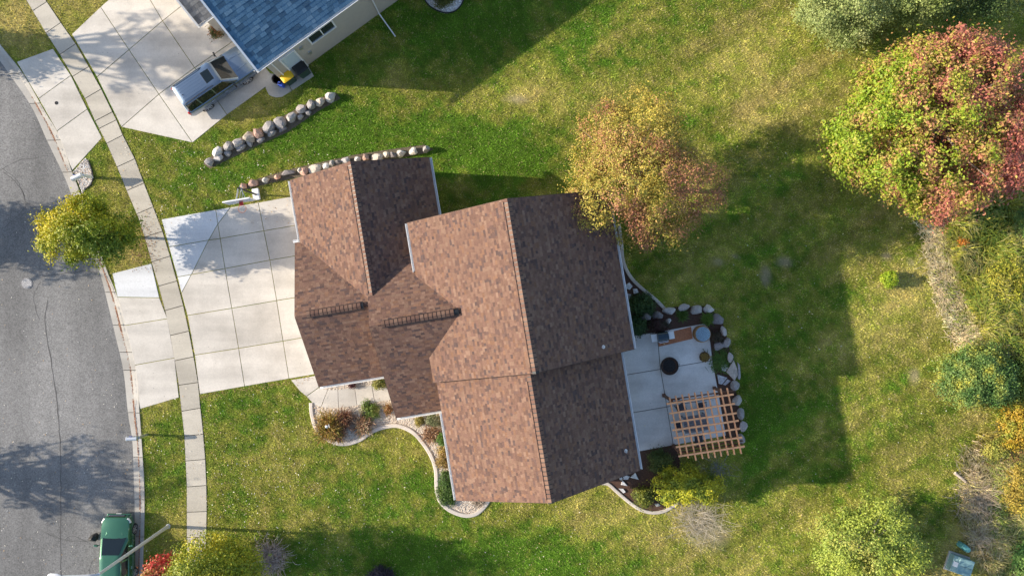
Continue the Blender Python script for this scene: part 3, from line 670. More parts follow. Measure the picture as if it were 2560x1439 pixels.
for (x, y0, y1, z, sl) in ((.49, 4.4, -4.4, 8.5, .60), (.205, -4.9, -11.1, 8.0, .63), (-7.645, 8.1, .9, 5.4, .57)):
    m = MB(); o = Vector((-.215, 0, .03-.19*sl)); m.bar(Vector((x, y0, z))+o, Vector((x, y1, z))+o, .035, .05); m.build('ridge_shade_strip', MAT['black'], parent=house)  # black strip put in for the shadow gap left of the caps
vent_shade_rails(house, (-11.4,.40), (-8.25,.40), 5.4, .17, .56, .10); vent_shade_rails(house, (-7.25,-.78), (-3.05,-.78), 6.4, .17, .60, .10)
gutter(house, (-5.17,4.5), (-5.17,1.75), 4.93, (-1,0)); gutter(house, (6.15,4.5), (6.15,-4.45), 4.93, (1,0))
gutter(house, (-5.04,-6.3), (-5.04,-11.25), 4.53, (-1,0)); gutter(house, (5.45,-4.5), (5.45,-11.25), 4.53, (1,0))
gutter(house, (-11.77,8.3), (-11.77,4.72), 2.93, (-1,0)); gutter(house, (-3.52,8.3), (-3.52,4.3), 2.93, (1,0))
gutter(house, (-12.06,-3.85), (-8.0,-3.85), 2.93, (0,-1)); gutter(house, (-7.9,-6.38), (-5.0,-6.38), 2.93, (0,-1)); gutter(house, (-12.2,4.7), (-11.75,4.7), 2.95, (0,1))
for (p, q) in (((-5.17,4.52,5.0),(.49,4.52,8.5)),((6.15,4.52,5.0),(.49,4.52,8.5)),((-5.17,-4.47,5.0),(.49,-4.47,8.5)),((6.15,-4.47,5.0),(.49,-4.47,8.5)),
               ((-5.04,-11.27,4.6),(.205,-11.27,8.0)),((5.45,-11.27,4.6),(.205,-11.27,8.0)),((-11.77,8.32,3.0),(-7.645,8.32,5.4)),((-3.52,8.32,3.0),(-7.645,8.32,5.4)),
               ((-12.08,-3.85,3.0),(-12.08,.4,5.4)),((-12.08,4.65,3.0),(-12.08,.4,5.4)),((-7.92,-6.38,3.0),(-7.92,-.78,6.4))):
    m = MB(); m.bar(Vector(p)-Vector((0,0,.10)), Vector(q)-Vector((0,0,.10)), .03, .14); m.build('rake_board', MAT['deck'], parent=house)
for (x, y, z) in ((4.35,-3.95,5.0+.618*(6.15-4.35)),(4.75,-9.95,4.6+.648*(5.45-4.75))):     # plumbing vents
    m = MB(); m.lathe([(.11,0),(.055,.10),(.05,.11),(.05,.32),(.035,.32),(.035,.2)], 12, (x, y, z)); m.build('roof_vent', MAT['white'], parent=house, smooth=40)
for y in (-1.7, 2.3):      # two garage doors facing the drive, under the gable
    m = MB(); m.box((-11.74, y if y < 0 else y, 1.1), (.05, 2.7, 2.1))
    d = m.build('garage_door', MAT['white'], parent=house)
    for k in range(4):
        mm = MB(); mm.box((-11.775, y, .33+.52*k), (.02, 2.6, .46)); mm.build('door_panel', MAT['white'], parent=d)
def downspout(root, pts): 
    m = MB()
    for a, b in zip(pts[:-1], pts[1:]): m.bar(a, b, .075, .075)
    return m.build('downspout', MAT['white'], parent=root)
downspout(house, [(5.2,-11.18,4.4),(5.13,-11.02,4.2),(5.13,-11.02,.1),(5.13,-11.5,.06)])
downspout(house, [(-11.8,4.55,2.85),(-11.5,4.55,2.6),(-11.5,4.55,.1)])

# the neighbour's house, up the street
NA = R(35.8); NC = P(644, 174, 4.5)
nb = empty('blue_roofed_house', (NC.x, NC.y, 0), NA, 'house with blue shingle roof and beige wall above the parked silver car', 'house')
NZ = 4.5
def nvis(p):
    w = Matrix.Rotation(NA, 3, 'Z') @ Vector((p.x, p.y, 0)) + Vector((NC.x, NC.y, 0)); k = 40*CAM_H/(CAM_H-p.z)
    return 719.5 - w.y*k > 0
w2 = MB(); pent(w2, 'u', 0, 17, 0, 11, NZ, NZ+2.75, .38); w2.build('wall', MAT['siding'], parent=nb)
w3 = MB(); pent(w3, 'u', -1.4, 3, 4.7, 14.7, 3.2, 5.7, .36); w3.build('wall', MAT['siding'], parent=nb)
NW = [.30, .36, .42, .48, .24]
roof_slope(nb, (0,0), (1,0), (0,1), 17, 5.5, NZ, NZ+2.75, .235, NW, BLUE, MAT['deck_blue'], nvis, tvar=(.013, .018))
roof_slope(nb, (0,11), (1,0), (0,-1), 17, 5.5, NZ, NZ+2.75, .235, NW, BLUE, MAT['deck_blue'], tvar=(.013, .018))
roof_slope(nb, (-1.4,4.7), (1,0), (0,1), 2.1, 5.0, 3.2, 5.7, .235, NW, GREY, MAT['deck_blue'], nvis, tvar=(.013, .018))
roof_slope(nb, (-1.4,14.7), (1,0), (0,-1), 4, 5.0, 3.2, 5.7, .235, NW, GREY, MAT['deck_blue'], tvar=(.013, .018))
def band(root, a, b, w, out, name='rake_board'):
    """wide white metal edge along a rake"""
    a = Vector(a); b = Vector(b); o = Vector(out); m = MB(); dn = Vector((0,0,-.22))
    vs = [a, b, a+o*w, b+o*w]; vs += [v+dn for v in vs]
    m.add(vs, [(0,1,3,2),(4,6,7,5),(2,3,7,6),(0,4,5,1),(0,2,6,4),(1,5,7,3)])
    return m.build(name, MAT['white'], parent=root)
band(nb, (-.012,-.04,NZ+.03), (-.012,5.5,NZ+2.8), .11, (-1,0,0)); band(nb, (-1.412,4.65,3.23), (-1.412,9.7,5.75), .12, (-1,0,0))
gutter(nb, (-.12,0), (17,0), NZ-.04, (0,-1)); gutter(nb, (-1.53,4.7), (.0,4.7), 3.15, (0,-1))
yw = .38
def wall_item(x0, x1, z0, z1, d0, d1, name, mat, parent):
    m = MB(); m.box(((x0+x1)/2, yw-(d0+d1)/2, (z0+z1)/2), (x1-x0, d1-d0, z1-z0)); return m.build(name, mat, parent=parent)
def local_x(px, py, z):  # where along the beige wall a photo point lies
    p = P(px, py, z); q = Matrix.Rotation(-NA, 3, 'Z') @ (p - Vector((NC.x, NC.y, z))); return q.x, q.y
wx = 3.32; wz0, wz1 = 2.3, 3.3; ww = 1.64
wf = wall_item(wx, wx+ww, wz0, wz1, -.05, .02, 'window', MAT['pane'], nb)
for (a, b, c, d) in ((wx-.1, wx+ww+.1, wz1, wz1+.11), (wx-.1, wx+ww+.1, wz0-.11, wz0), (wx-.1, wx, wz0, wz1), (wx+ww, wx+ww+.1, wz0, wz1), (wx+ww/2-.035, wx+ww/2+.035, wz0, wz1)):
    wall_item(a, b, c, d, -.04, .075, 'window_frame', MAT['white'], wf)
dr = wall_item(1.25, 2.15, .05, 3.0, -.05, .02, 'side_door', MAT['doorblue'], nb)
for (a, b, c, d) in ((1.15, 1.25, .05, 3.1), (2.15, 2.25, .05, 3.1), (1.25, 2.15, 3.0, 3.1)): wall_item(a, b, c, d, -.04, .09, 'door_frame', MAT['white'], dr)
m = MB(); m.lathe([(.03,0),(.035,.04),(.02,.06)], 10, M=Matrix.Translation((2.05, yw-.02, 1.4)) @ Matrix.Rotation(R(90), 4, 'X')); m.build('door_knob', MAT['steel'], parent=dr, smooth=40)
downspout(nb, [(.72,-.1,NZ-.1),(.72,yw-.06,NZ-.45),(.72,yw-.06,.15)])
downspout(nb, [(7.7,-.1,NZ-.1),(7.7,yw-.06,NZ-.45),(7.7,yw-.06,.2),(7.7,yw-.3,.14),(7.7,-1.4,.09)])
for x, z in ((2.5, 2.5), (2.72, 1.3)):
    wall_item(x, x+.22, z, z+.28, -.02, .09, 'utility_meter', MAT['steel'], nb)
gl = MB(); gl.box((-.02+.38, 2.3, 1.2), (.04, 3.2, 2.2)); gl.build('garage_door', MAT['white'], parent=nb)
# ------------------------------------------------------------------ boulders and stones
ROCKS = []
def rock_mesh(seed, flat=.75, rough=.22, sub=2):
    bm = bmesh.new(); bmesh.ops.create_icosphere(bm, subdivisions=sub, radius=1.0); r = random.Random(seed)
    dirs = [Vector((r.gauss(0,1), r.gauss(0,1), r.gauss(0,.8)+.15)).normalized() for _ in range(20)]
    cuts = [r.uniform(.55, .85) for _ in dirs]
    for v in bm.verts:
        p = v.co.copy()
        for d, c in zip(dirs, cuts):
            t = p.dot(d)
            if t > c: p -= d*(t-c)*.95
        p += Vector((math.sin(p.y*5+seed), math.sin(p.z*6+seed*2), math.sin(p.x*5+seed*3)))*.035
        v.co = Vector((p.x, p.y, p.z*flat))
    me = bpy.data.meshes.new('boulder'); bm.to_mesh(me); bm.free()
    me.shade_smooth(); me.set_sharp_from_angle(angle=R(14)); me.materials.append(MAT['stone'])
    return me
GREYS = [(.40,.37,.35),(.45,.41,.38),(.33,.31,.30),(.43,.38,.35),(.48,.45,.43)]; TANS = [(.50,.41,.32),(.55,.48,.40),(.45,.38,.30),(.60,.55,.48),(.52,.34,.27)]
DARKS = [(.22,.20,.20),(.28,.26,.26),(.33,.31,.30)]
def rock_variant(seed, col, flat=.75):
    me = rock_mesh(seed, flat); a = me.color_attributes.new('col', 'FLOAT_COLOR', 'POINT')
    a.data.foreach_set('color', np.tile(np.array([*col, 1.]), len(me.vertices)).astype(np.float32)); return me
PALEC = (.56,.53,.49)
RV = {'grey': [rock_variant(i, c) for i, c in enumerate(GREYS)], 'tan': [rock_variant(20+i, c) for i, c in enumerate(TANS)], 'dark': [rock_variant(40+i, c) for i, c in enumerate(DARKS)], 'pink': [rock_variant(61, (.60,.36,.27))], 'pale': [rock_variant(70, PALEC), rock_variant(71, (.60,.57,.53))]}
def rock(px, py, rx, ry, rot, kind, parent=None, h=None, name='boulder', sink=.42):
    p = P(px, py); o = bpy.data.objects.new(name, random.choice(RV[kind])); COL.objects.link(o)
    hz = h if h else (rx+ry)/2/40*.8
    g_ = random.uniform(1.15, 1.42); o.scale = (rx/40*g_, ry/40*g_, hz/.62*random.uniform(.85, 1.15)); o.rotation_euler = (0, 0, R(rot))
    o.location = Vector((p.x, p.y, hz*(1-sink))) - (parent.location if parent else Vector())
    if parent: o.parent = parent
    return o
w1 = empty('boulder_wall', tuple(P(680, 325)), label='row of grey boulders stepping down beside the yard of the blue roofed house', cat='boulder wall')
for x, y, rx, ry, k in ((527,407,12,10,'dark'),(549,379,14,12,'pale'),(574,369,14,11,'grey'),(601,358,17,12,'grey'),(627,344,15,14,'tan'),(650,337,12,13,'tan'),(674,322,17,12,'grey'),(703,310,17,14,'dark'),(733,293,17,12,'grey'),(757,276,14,12,'grey'),(780,266,13,12,'grey'),(802,256,13,9,'tan'),(828,244,15,12,'pale')):
    rock(x, y, rx, ry, 28+random.uniform(-15,15), k, w1, h=.38)
for x, y, rx, ry in ((550,396,12,8),(571,384,10,8),(603,371,14,8),(626,360,8,9),(653,351,12,6),(680,336,12,7),(708,324,12,7),(753,293,9,7),(772,283,9,7)):
    rock(x, y, rx, ry, 28, random.choice(('grey','dark')), w1, h=.2)
w2_ = empty('boulder_wall', tuple(P(850, 410)), label='row of tan and pink stones along the lawn behind the garage roof', cat='boulder wall')
for x, y, rx, ry, k in ((612,467,9,8,'tan'),(636,460,12,8,'tan'),(666,451,10,7,'pale'),(695,444,7,6,'pink'),(722,432,17,7,'dark'),(752,427,7,6,'pale'),(761,430,10,11,'pink'),(789,421,17,11,'tan'),(819,416,9,10,'pale'),(833,410,8,8,'grey'),(848,408,11,7,'dark'),(867,404,12,9,'grey'),(896,400,12,9,'pale'),(916,396,9,9,'tan'),(945,394,15,10,'tan'),(968,387,11,9,'tan'),(983,389,10,9,'dark'),(1003,385,15,10,'pale'),(1034,380,13,9,'tan'),(1067,374,12,8,'grey')):
    rock(x, y, rx, ry, 14+random.uniform(-12,12), k, w2_, h=.30 if rx < 16 else .22)
w3_ = empty('boulder_wall', tuple(P(1810, 900)), label='curved boulder edge wrapping the shaded back patio', cat='boulder wall')
for x, y, rx, ry, rot, k in ((1673,777,15,9,5,'grey'),(1708,768,15,9,8,'grey'),(1740,773,16,11,0,'grey'),(1770,772,14,10,-20,'pale'),(1792,797,13,15,0,'dark'),(1807,828,9,15,10,'grey'),(1812,857,9,12,-20,'grey'),(1794,864,12,10,0,'dark'),(1823,893,8,14,10,'grey'),(1835,963,12,10,-20,'dark'),(1842,1000,12,16,-25,'grey'),(1850,1033,9,12,0,'dark'),(1856,1064,10,13,10,'grey'),(1850,1096,8,12,20,'grey'),(1613,790,12,11,0,'dark'),(1643,787,12,11,0,'dark')):
    rock(x, y, rx, ry, rot, k, w3_, h=.34)
def slabstone(poly, label, col, group, h=.1, mat=None):
    pts = [P(*q) for q in poly]; c = sum(pts, Vector())/len(pts)
    m = MB(); m.prism([(p.x-c.x, p.y-c.y) for p in pts], -.05, h, chamfer=.012)
    o = m.build('flagstone', MAT['stone'], loc=(c.x, c.y, 0), label=label, cat='flagstone', group=group)
    a = o.data.color_attributes.new('col', 'FLOAT_COLOR', 'POINT'); a.data.foreach_set('color', np.tile(np.array([*col, 1.]), len(o.data.vertices)).astype(np.float32))
    return o
FG = 'flat stones in the garden beds'
PALES = (.60,.60,.60)
slabstone([(1563,712),(1573,706),(1581,715),(1574,724),(1566,721)], 'pale flagstone highest up beside the right gutter of the big roof', PALES, FG)
slabstone([(1582,722),(1592,721),(1596,731),(1584,735)], 'pale flagstone right of another just above the back garden shrubs', PALES, FG)
slabstone([(1566,733),(1577,735),(1578,747),(1568,750)], 'grey stone half under the right gutter, lowest of its three', (.36,.35,.36), FG)
slabstone([(1557,1190),(1566,1187),(1574,1189),(1569,1197),(1559,1197)], 'small rounded flagstone left of the pointed one in dark mulch', PALES, FG)
slabstone([(1588,1180),(1596,1197),(1575,1192)], 'large pointed triangular flagstone in the dark mulch by the roof corner', (.62,.64,.62), FG)
slabstone([(1556,1199),(1569,1213),(1552,1210)], 'middle triangular flagstone between two others in the dark mulch', PALES, FG)
slabstone([(1546,1219),(1558,1220),(1564,1228),(1558,1231)], 'lowest flagstone in the mulch next to the curved edging', PALES, FG)
slabstone([(1635,1258),(1646,1257),(1651,1262),(1641,1265)], 'lone flagstone in red mulch below the yellow shrub', (.5,.48,.44), FG, h=.06)
slabstone([(1803,912),(1814,909),(1820,917),(1812,928),(1803,925)], 'white small flat stone in grass right of the patio', (.62,.62,.60), FG, h=.12)
slabstone([(1814,928),(1832,899),(1841,922),(1842,936),(1834,950)], 'large tan pointed slab at the right patio edge', (.46,.40,.34), FG, h=.22)
slabstone([(1842,904),(1848,912),(1850,940),(1848,948),(1843,945),(1844,922)], 'narrow dark slab behind the large tan pointed one', (.34,.33,.34), FG, h=.15)
slabstone([(1792,935),(1817,943),(1803,960),(1796,958)], 'grey triangular slab touching the right patio edge', (.46,.46,.48), FG, h=.13)
slabstone([(1818,947),(1826,951),(1813,962),(1806,960)], 'small grey slab wedged beside the grey triangular slab', (.44,.43,.44), FG, h=.1)
def single_rock(px, py, rx, ry, k, label, h=None):
    o = rock(px, py, rx, ry, random.uniform(0, 90), k, h=h, name='garden_rock'); return tag(o, label, 'rock', 'single rocks in the beds')
single_rock(1671, 801, 8, 7, 'pale', 'small pale rock alone in the dark bed above the grill')
single_rock(1092, 1104, 6, 5, 'pale', 'pale rock beside the brown tuft of grass near the left wall')
single_rock(1117, 1220, 7, 5, 'pale', 'pinkish white rock set in the green ground cover')
single_rock(912, 1023, 7, 6, 'pale', 'whitish rock at the edge of the small green patch by the walk')
single_rock(900, 1036, 6, 6, 'tan', 'small tan rock between two dark ornamental grasses')

# ------------------------------------------------------------------ vegetation
def leaf_mesh(name, pos, nrm, size, col, mat, parent, ratio=.55, **kw):
    """rhombus leaves, slightly folded"""
    n = len(pos); nrm = nrm/np.linalg.norm(nrm, axis=1, keepdims=True)
    t = rng.normal(0, 1, (n, 3)); a = np.cross(nrm, t); a /= np.linalg.norm(a, axis=1, keepdims=True)+1e-9; b = np.cross(nrm, a)
    s = size[:, None]
    V = np.stack([pos+a*s, pos+b*s*ratio+nrm*s*.12, pos-a*s, pos-b*s*ratio+nrm*s*.12], 1).reshape(-1, 3)
    return np_mesh(name, V, np.arange(4*n).reshape(-1, 4), np.repeat(col, 4, 0), mat, parent, **kw)
def pal_pick(pal, t):
    """blend through a palette by t in 0..1"""
    pal = np.array(pal); t = np.clip(t, 0, .9999)*(len(pal)-1); i = t.astype(int); f = (t-i)[:, None]
    return pal[i]*(1-f) + pal[i+1]*f
def crown(center, rad, nclump, per, csize, leaf, colfn, lobes=.25, shell=.55, seed=1, flat=.6, updir=.75, hollow=None):
    r = np.random.default_rng(seed); C = np.array(center); Rd = np.array(rad)
    d = r.normal(0, 1, (nclump, 3)); d /= np.linalg.norm(d, axis=1, keepdims=True)
    th = np.arctan2(d[:, 1], d[:, 0])
    lob = 1 + lobes*(np.sin(th*3+seed)*.5 + np.sin(th*5+seed*2.3)*.35 + np.sin(th*8+seed*1.7)*.25 + .5*np.sin(d[:, 2]*4+seed))
    f = (shell + (1-shell)*r.random(nclump))**.5 * lob; f = np.minimum(f, 1.12); f = np.where(r.random(nclump) < .25, f*r.uniform(.3, .8, nclump), f)
    cc = d*f[:, None]*Rd
    k = np.repeat(np.arange(nclump), per); n = len(k)
    q = r.normal(0, 1, (n, 3)); q /= np.linalg.norm(q, axis=1, keepdims=True); q *= (.35+.65*r.random((n, 1)))**.6
    off = q*csize*np.array((.85, .85, .85*flat))*r.uniform(.65, 1.25, nclump)[k][:, None]
    loose = r.random(n) < .42; off = np.where(loose[:, None], r.normal(0, .54, (n, 3))*csize*np.array((1, 1, flat)), off)
    rel = cc[k] + off; pos = C + rel
    nr = q*.65 + d[k]*.45 + np.array((0, 0, updir*.55)) + r.normal(0, .40, (n, 3))
    col = colfn(cc[k], rel, r, k); size = leaf*r.uniform(.6, 1.35, n)
    return pos, nr, size, col, C + cc
def limbs(base, top, targets, r0, seed, bend=.3, n=10):
    """tapered trunk with limbs reaching into the crown, as one branching mesh"""
    rr = random.Random(seed); m = MB(); base = Vector(base); top = Vector(top)
    mid = (base+top)/2 + Vector((rr.uniform(-bend, bend), rr.uniform(-bend, bend), 0))*.4
    trunk = [base, base.lerp(mid, .5), mid, mid.lerp(top, .5), top]
    m.tube(trunk, [r0*1.25, r0, r0*.85, r0*.65, r0*.35], 8)
    lm = MB()
    for t in targets:
        t = Vector(t); s = base.lerp(top, rr.uniform(.35, .9)); q = (s+t)/2 + Vector((0, 0, -.12*(t-s).length))
        lm.tube([s, s.lerp(q, .6), q, q.lerp(t, .6), t], [r0*.42, r0*.34, r0*.24, r0*.14, r0*.05], 5)
    return m, lm
def tree(name, label, base_px, cz, rad, colfn, nclump=260, per=60, csize=.8, leaf=.1, r0=.16, seed=1, mat='bark', shift=(0, 0), cat='tree', group=None, lobes=.25, shell=.55, nl=14, h0=None, **kw):
    b = P(*base_px); root = empty(name, (b.x, b.y, 0), 0, label, cat, group)
    pos, nr, size, col, cc = crown((shift[0], shift[1], cz), rad, nclump, per, csize, leaf, colfn, lobes, shell, seed, **kw)
    lo = .15; k = pos[:, 2] > lo; leaf_mesh('crown', pos[k], nr[k], size[k], col[k], MAT['leaf'], root)
    rr = random.Random(seed); tg = [tuple(c) for c in cc if c[2] > .3]; rr.shuffle(tg)
    m, lm = limbs((0, 0, -.1), (shift[0]*.8, shift[1]*.8, cz+rad[2]*.45), tg[:nl], r0, seed)
    m.build('trunk', MAT[mat], parent=root, smooth=60); lm.build('branches', MAT[mat], parent=root, smooth=60)
    return root
def noise3(p, s, o=0.0): return fbm(p[:, 0]*s+p[:, 2]*s*.7+50+o, p[:, 1]*s-p[:, 2]*s*.4+50+o, 3)
def jitter(c, r, a=.13): return (c*r.normal(1, a, (len(c), 1)).clip(.5, 1.6)).clip(0, 1)
def col_maple(cc, rel, r, k):
    t = .62 + (noise3(rel, 1.2, 5)-.5)*1.15 + .105*cc[:, 0] + .01*cc[:, 1] + r.normal(0, .17, len(cc)) + r.normal(0, .12, k.max()+1)[k]
    return jitter(pal_pick([(.21,.31,.018),(.30,.36,.024),(.37,.34,.05),(.42,.25,.085),(.44,.175,.105),(.42,.13,.10)], t), r)
def col_gold(cc, rel, r, k):
    t = noise3(rel, .6, 21)*1.5-.25 + r.normal(0, .16, len(cc)) - .03*cc[:, 1] + .005*cc[:, 0]
    return jitter(pal_pick([(.48,.38,.06),(.52,.38,.07),(.29,.29,.04),(.42,.32,.06),(.42,.22,.09),(.36,.15,.085)], t), r, .22)
def col_street(cc, rel, r, k):  # lit left and shaded right put into the leaf colour, with some real hue
    t = .45 + .13*cc[:, 0] - .05*cc[:, 1] + (noise3(cc, 1.0, 3)-.5)*1.2 + r.normal(0, .12, len(cc))
    return jitter(pal_pick([(.58,.47,.008),(.42,.40,.010),(.24,.29,.012),(.11,.18,.012)], t), r)
def col_pal(pal, s=1.0, o=0.0, n=.15):
    def f(cc, rel, r, k): return jitter(pal_pick(pal, noise3(rel, s, o)*1.6-.3 + r.normal(0, n, len(cc))), r)
    return f
YG = [(.34,.33,.03),(.26,.29,.03),(.16,.21,.025),(.10,.15,.02)]; DG = [(.035,.075,.02),(.06,.11,.03),(.10,.15,.035),(.16,.20,.05)]
def up(px, py, h):   # ground pixel under a point seen at (px, py) at height h
    k = (CAM_H-h)/CAM_H; return (1280+(px-1280)*k, 719.5+(py-719.5)*k)
tree('maple_tree', 'large round tree turning red and yellow green at the upper right', up(2345, 315, 5.2), 5.2, (5.4, 5.2, 3.6), col_maple, 620, 165, .66, .082, .24, 4, lobes=.22, shell=.62, nl=30, flat=.7)
tree('golden_tree', 'golden orange tree leaning over the upper right roof corner', up(1602, 432, 5.5), 5.5, (4.05, 4.15, 3.1), col_gold, 640, 130, .55, .055, .15, 9, mat='palebark', lobes=.26, shell=.5, nl=34, flat=.8)
tree('street_tree', 'small yellow green tree on the grass strip by the street', up(212, 580, 3.4), 3.5, (2.75, 1.85, 1.6), col_street, 260, 130, .45, .066, .09, 3, lobes=.24, shell=.45, nl=20)
tree('willow', 'soft grey green bushy tree at the top edge, left of its neighbour', up(2120, 15, 3), 2.6, (2.7, 1.8, 2.2), col_pal([(.26,.32,.09),(.36,.40,.14),(.18,.25,.06),(.40,.42,.17)], .8, 4), 300, 90, .6, .06, .08, 12, lobes=.3, group='soft trees at the top edge')
tree('willow', 'soft grey green bushy tree at the top edge above the red tree', up(2310, -10, 3), 2.8, (2.3, 1.5, 2.3), col_pal([(.36,.40,.13),(.26,.32,.08),(.16,.22,.05)], .8, 8), 190, 90, .5, .06, .08, 14, lobes=.3, group='soft trees at the top edge')
tree('willow', 'darker bushy tree at the top right corner', up(2480, -25, 3), 2.6, (2.4, 1.4, 2.0), col_pal(DG, .8, 8), 180, 70, .7, .06, .08, 15, lobes=.3, group='soft trees at the top edge')
tree('pale_green_tree', 'loose pale yellow green tree with bare inner branches at the lower right', up(2185, 1365, 2.6), 2.4, (3.2, 2.6, 1.9), col_pal([(.40,.44,.07),(.33,.40,.06),(.23,.31,.05),(.44,.42,.09)], .7, 2), 330, 80, .5, .066, .09, 17, mat='palebark', lobes=.35, shell=.75, nl=30)
tree('yellow_green_tree', 'tall yellow green tree at the bottom edge beside the sidewalk end', (588, 1380), 3.6, (2.5, 1.75, 3.0), col_pal([(.50,.42,.02),(.32,.36,.02),(.17,.23,.02),(.40,.38,.03)], .9, 6), 300, 105, .6, .066, .11, 21, lobes=.3, nl=16)
tree('red_leaved_tree', 'small tree with bright red leaves at the bottom edge near the green car', up(400, 1432, 2.6), 2.5, (.85, .75, .9), col_pal([(.52,.10,.06),(.58,.05,.05),(.45,.20,.08),(.34,.25,.05)], 1.4, 6), 70, 60, .45, .08, .05, 23, mat='palebark', nl=8)
# trees across the street, beyond the frame: only their shadows reach the photograph
OFFG = 'trees across the street'
tree('shade_tree', 'tree across the street shading the asphalt beside the street tree', (-350, 568), 4.4, (2.6, 2.3, 1.6), col_pal(YG), 95, 85, .6, .12, .2, 31, group=OFFG, nl=24)
tree('shade_tree', 'open tree across the street shading the road above the green car', (-340, 1172), 5.6, (3.3, 2.7, 2.6), col_pal(YG), 70, 42, .5, .10, .30, 33, group=OFFG, nl=90)
tree('shade_tree', 'tall open tree across the street shading the neighbouring driveway', (-350, 96), 8.4, (3.2, 3.0, 1.9), col_pal(YG), 75, 60, .55, .11, .30, 35, group=OFFG, nl=44)
tree('shade_tree', 'low dense tree across the street shading the top left grass', (-175, 125), 2.1, (1.3, 1.3, 1.1), col_pal(DG), 110, 60, .6, .10, .1, 37, group=OFFG, nl=8)
def shrub(label, px, py, rx, ry, h, pal, n=70, per=45, leaf=.05, name='shrub', group=None, csize=.35, seed=None, stems=8, o=0.0, zc=None, stem_mat='bark', lobes=.2):
    s = seed or int(px*7+py); b = P(px, py); root = empty(name, (b.x, b.y, 0), 0, label, 'shrub', group)
    pos, nr, size, col, cc = crown((0, 0, zc or h*.45), (rx/40, ry/40, h*.5), n, per, csize, leaf, col_pal(pal, 1.6, o), lobes, .45, s)
    k = pos[:, 2] > .03; leaf_mesh('foliage', pos[k], nr[k], size[k], col[k], MAT['leaf'], root)
    rr = random.Random(s); m = MB(); tg = [c for c in cc if c[2] > .15]; rr.shuffle(tg)
    for c in tg[:stems]:
        c = Vector(c); m.tube([(0,0,-.05), c*.5+Vector((0,0,.1)), c], [.025,.018,.006], 5)
    m.build('stems', MAT[stem_mat], parent=root); return root
def blades(name, label, px, py, r, h, n, pal, width=.018, droop=.7, cat='grass', group=None, seed=None, o=0.0, spread=.25):
    """a tuft of long arching blades, three triangles each"""
    q = np.random.default_rng(seed or int(px*3+py)); b = P(px, py); root = empty(name, (b.x, b.y, 0), 0, label, cat, group)
    th = q.uniform(0, 6.283, n); rr = r/40*q.uniform(.35, 1.1, n); hh = h*q.uniform(.55, 1.1, n)*(1-.35*(rr/(r/40))**2)
    b0 = q.normal(0, spread*r/40, (n, 2)); dx, dy = np.cos(th), np.sin(th); w = width*q.uniform(.6, 1.4, n)
    def pt(f, z): return np.stack([b0[:, 0]+dx*rr*f, b0[:, 1]+dy*rr*f, z], 1)
    side = np.stack([-dy*w, dx*w, np.zeros(n)], 1)
    p0 = pt(0, np.zeros(n)); p1 = pt(.45, hh*.8); p2 = pt(.8, hh); p3 = pt(1.1, hh*droop)
    V = np.stack([p0-side, p0+side, p1-side, p1+side, p2-side*.7, p2+side*.7, p3], 1).reshape(-1, 3)
    kk = np.arange(n)[:, None]*7; F = np.concatenate([kk+np.array(f)[None] for f in ((0,1,3),(0,3,2),(2,3,5),(2,5,4),(4,5,6))])
    col = jitter(pal_pick(pal, q.random(n)), q); np_mesh('blades', V, F, np.repeat(col, 7, 0), MAT['leaf'], root)
    return root
RUST = [(.36,.16,.05),(.30,.20,.04),(.24,.22,.03),(.40,.22,.10)]; DKRED = [(.12,.05,.035),(.2,.08,.05),(.34,.20,.12),(.10,.06,.04)]; BRN = [(.30,.15,.07),(.42,.26,.15),(.18,.09,.05),(.50,.36,.25)]
OG = 'ornamental grasses in the front bed'
blades('ornamental_grass', 'large rusty green ornamental grass at the left end of the front gravel bed', 828, 1064, 36, .95, 900, RUST, .016, group=OG)
blades('ornamental_grass', 'dark red ornamental grass right of the large rusty one', 862, 1047, 25, .8, 500, DKRED, .016, group=OG)
blades('ornamental_grass', 'dark red ornamental grass just below the large rusty one', 845, 1080, 22, .65, 420, DKRED + [(.3,.12,.05)], .016, group=OG)
blades('ornamental_grass', 'brown spiky grass at the neck of the front gravel bed', 909, 1062, 24, .6, 420, BRN + [(.12,.14,.04)], .02, group=OG)
blades('ornamental_grass', 'tan spiky grass between the gutter corner and the lawn curve', 1080, 1083, 22, .6, 420, BRN, .02, group=OG)
FS = 'low shrubs along the front wall'
shrub('flat bright green patch beside the front walk', 928, 1026, 22, 26, .35, [(.08,.16,.02),(.13,.20,.03),(.25,.25,.06)], 70, 45, .04, 'ground_cover', FS, .22)
shrub('yellow green bush at the inner end of the front walk', 948, 955, 16, 12, .6, [(.22,.24,.05),(.34,.31,.08),(.12,.17,.04)], 40, 40, .05, group=FS, csize=.22)
shrub('dark purple plant against the garage gutter', 882, 962, 9, 6, .4, [(.10,.04,.05),(.16,.07,.06)], 18, 30, .04, group=FS, csize=.15)
shrub('small green and red plant under the entry roof edge', 972, 1020, 9, 12, .45, [(.20,.22,.04),(.35,.14,.06),(.12,.16,.03)], 26, 36, .045, group=FS, csize=.2)
shrub('small yellow shrub right below the entry gutter', 1049, 1050, 12, 11, .5, [(.36,.26,.04),(.28,.24,.05),(.2,.17,.05)], 30, 40, .04, group=FS, csize=.2)
shrub('dark leafy bush in the corner between two white gutters', 1086, 1047, 17, 15, .8, [(.09,.12,.04),(.16,.18,.08),(.30,.29,.18)], 50, 40, .045, group=FS, csize=.24)
shrub('bright green upright shrub half under the left gutter', 1109, 1096, 11, 18, .8, [(.07,.15,.02),(.12,.2,.03)], 40, 40, .045, group=FS, csize=.22)
shrub('golden brown shrub against the middle of the left gutter', 1113, 1140, 19, 27, .8, [(.40,.26,.06),(.32,.24,.06),(.26,.15,.06),(.20,.20,.05)], 70, 42, .045, group=FS, csize=.25)
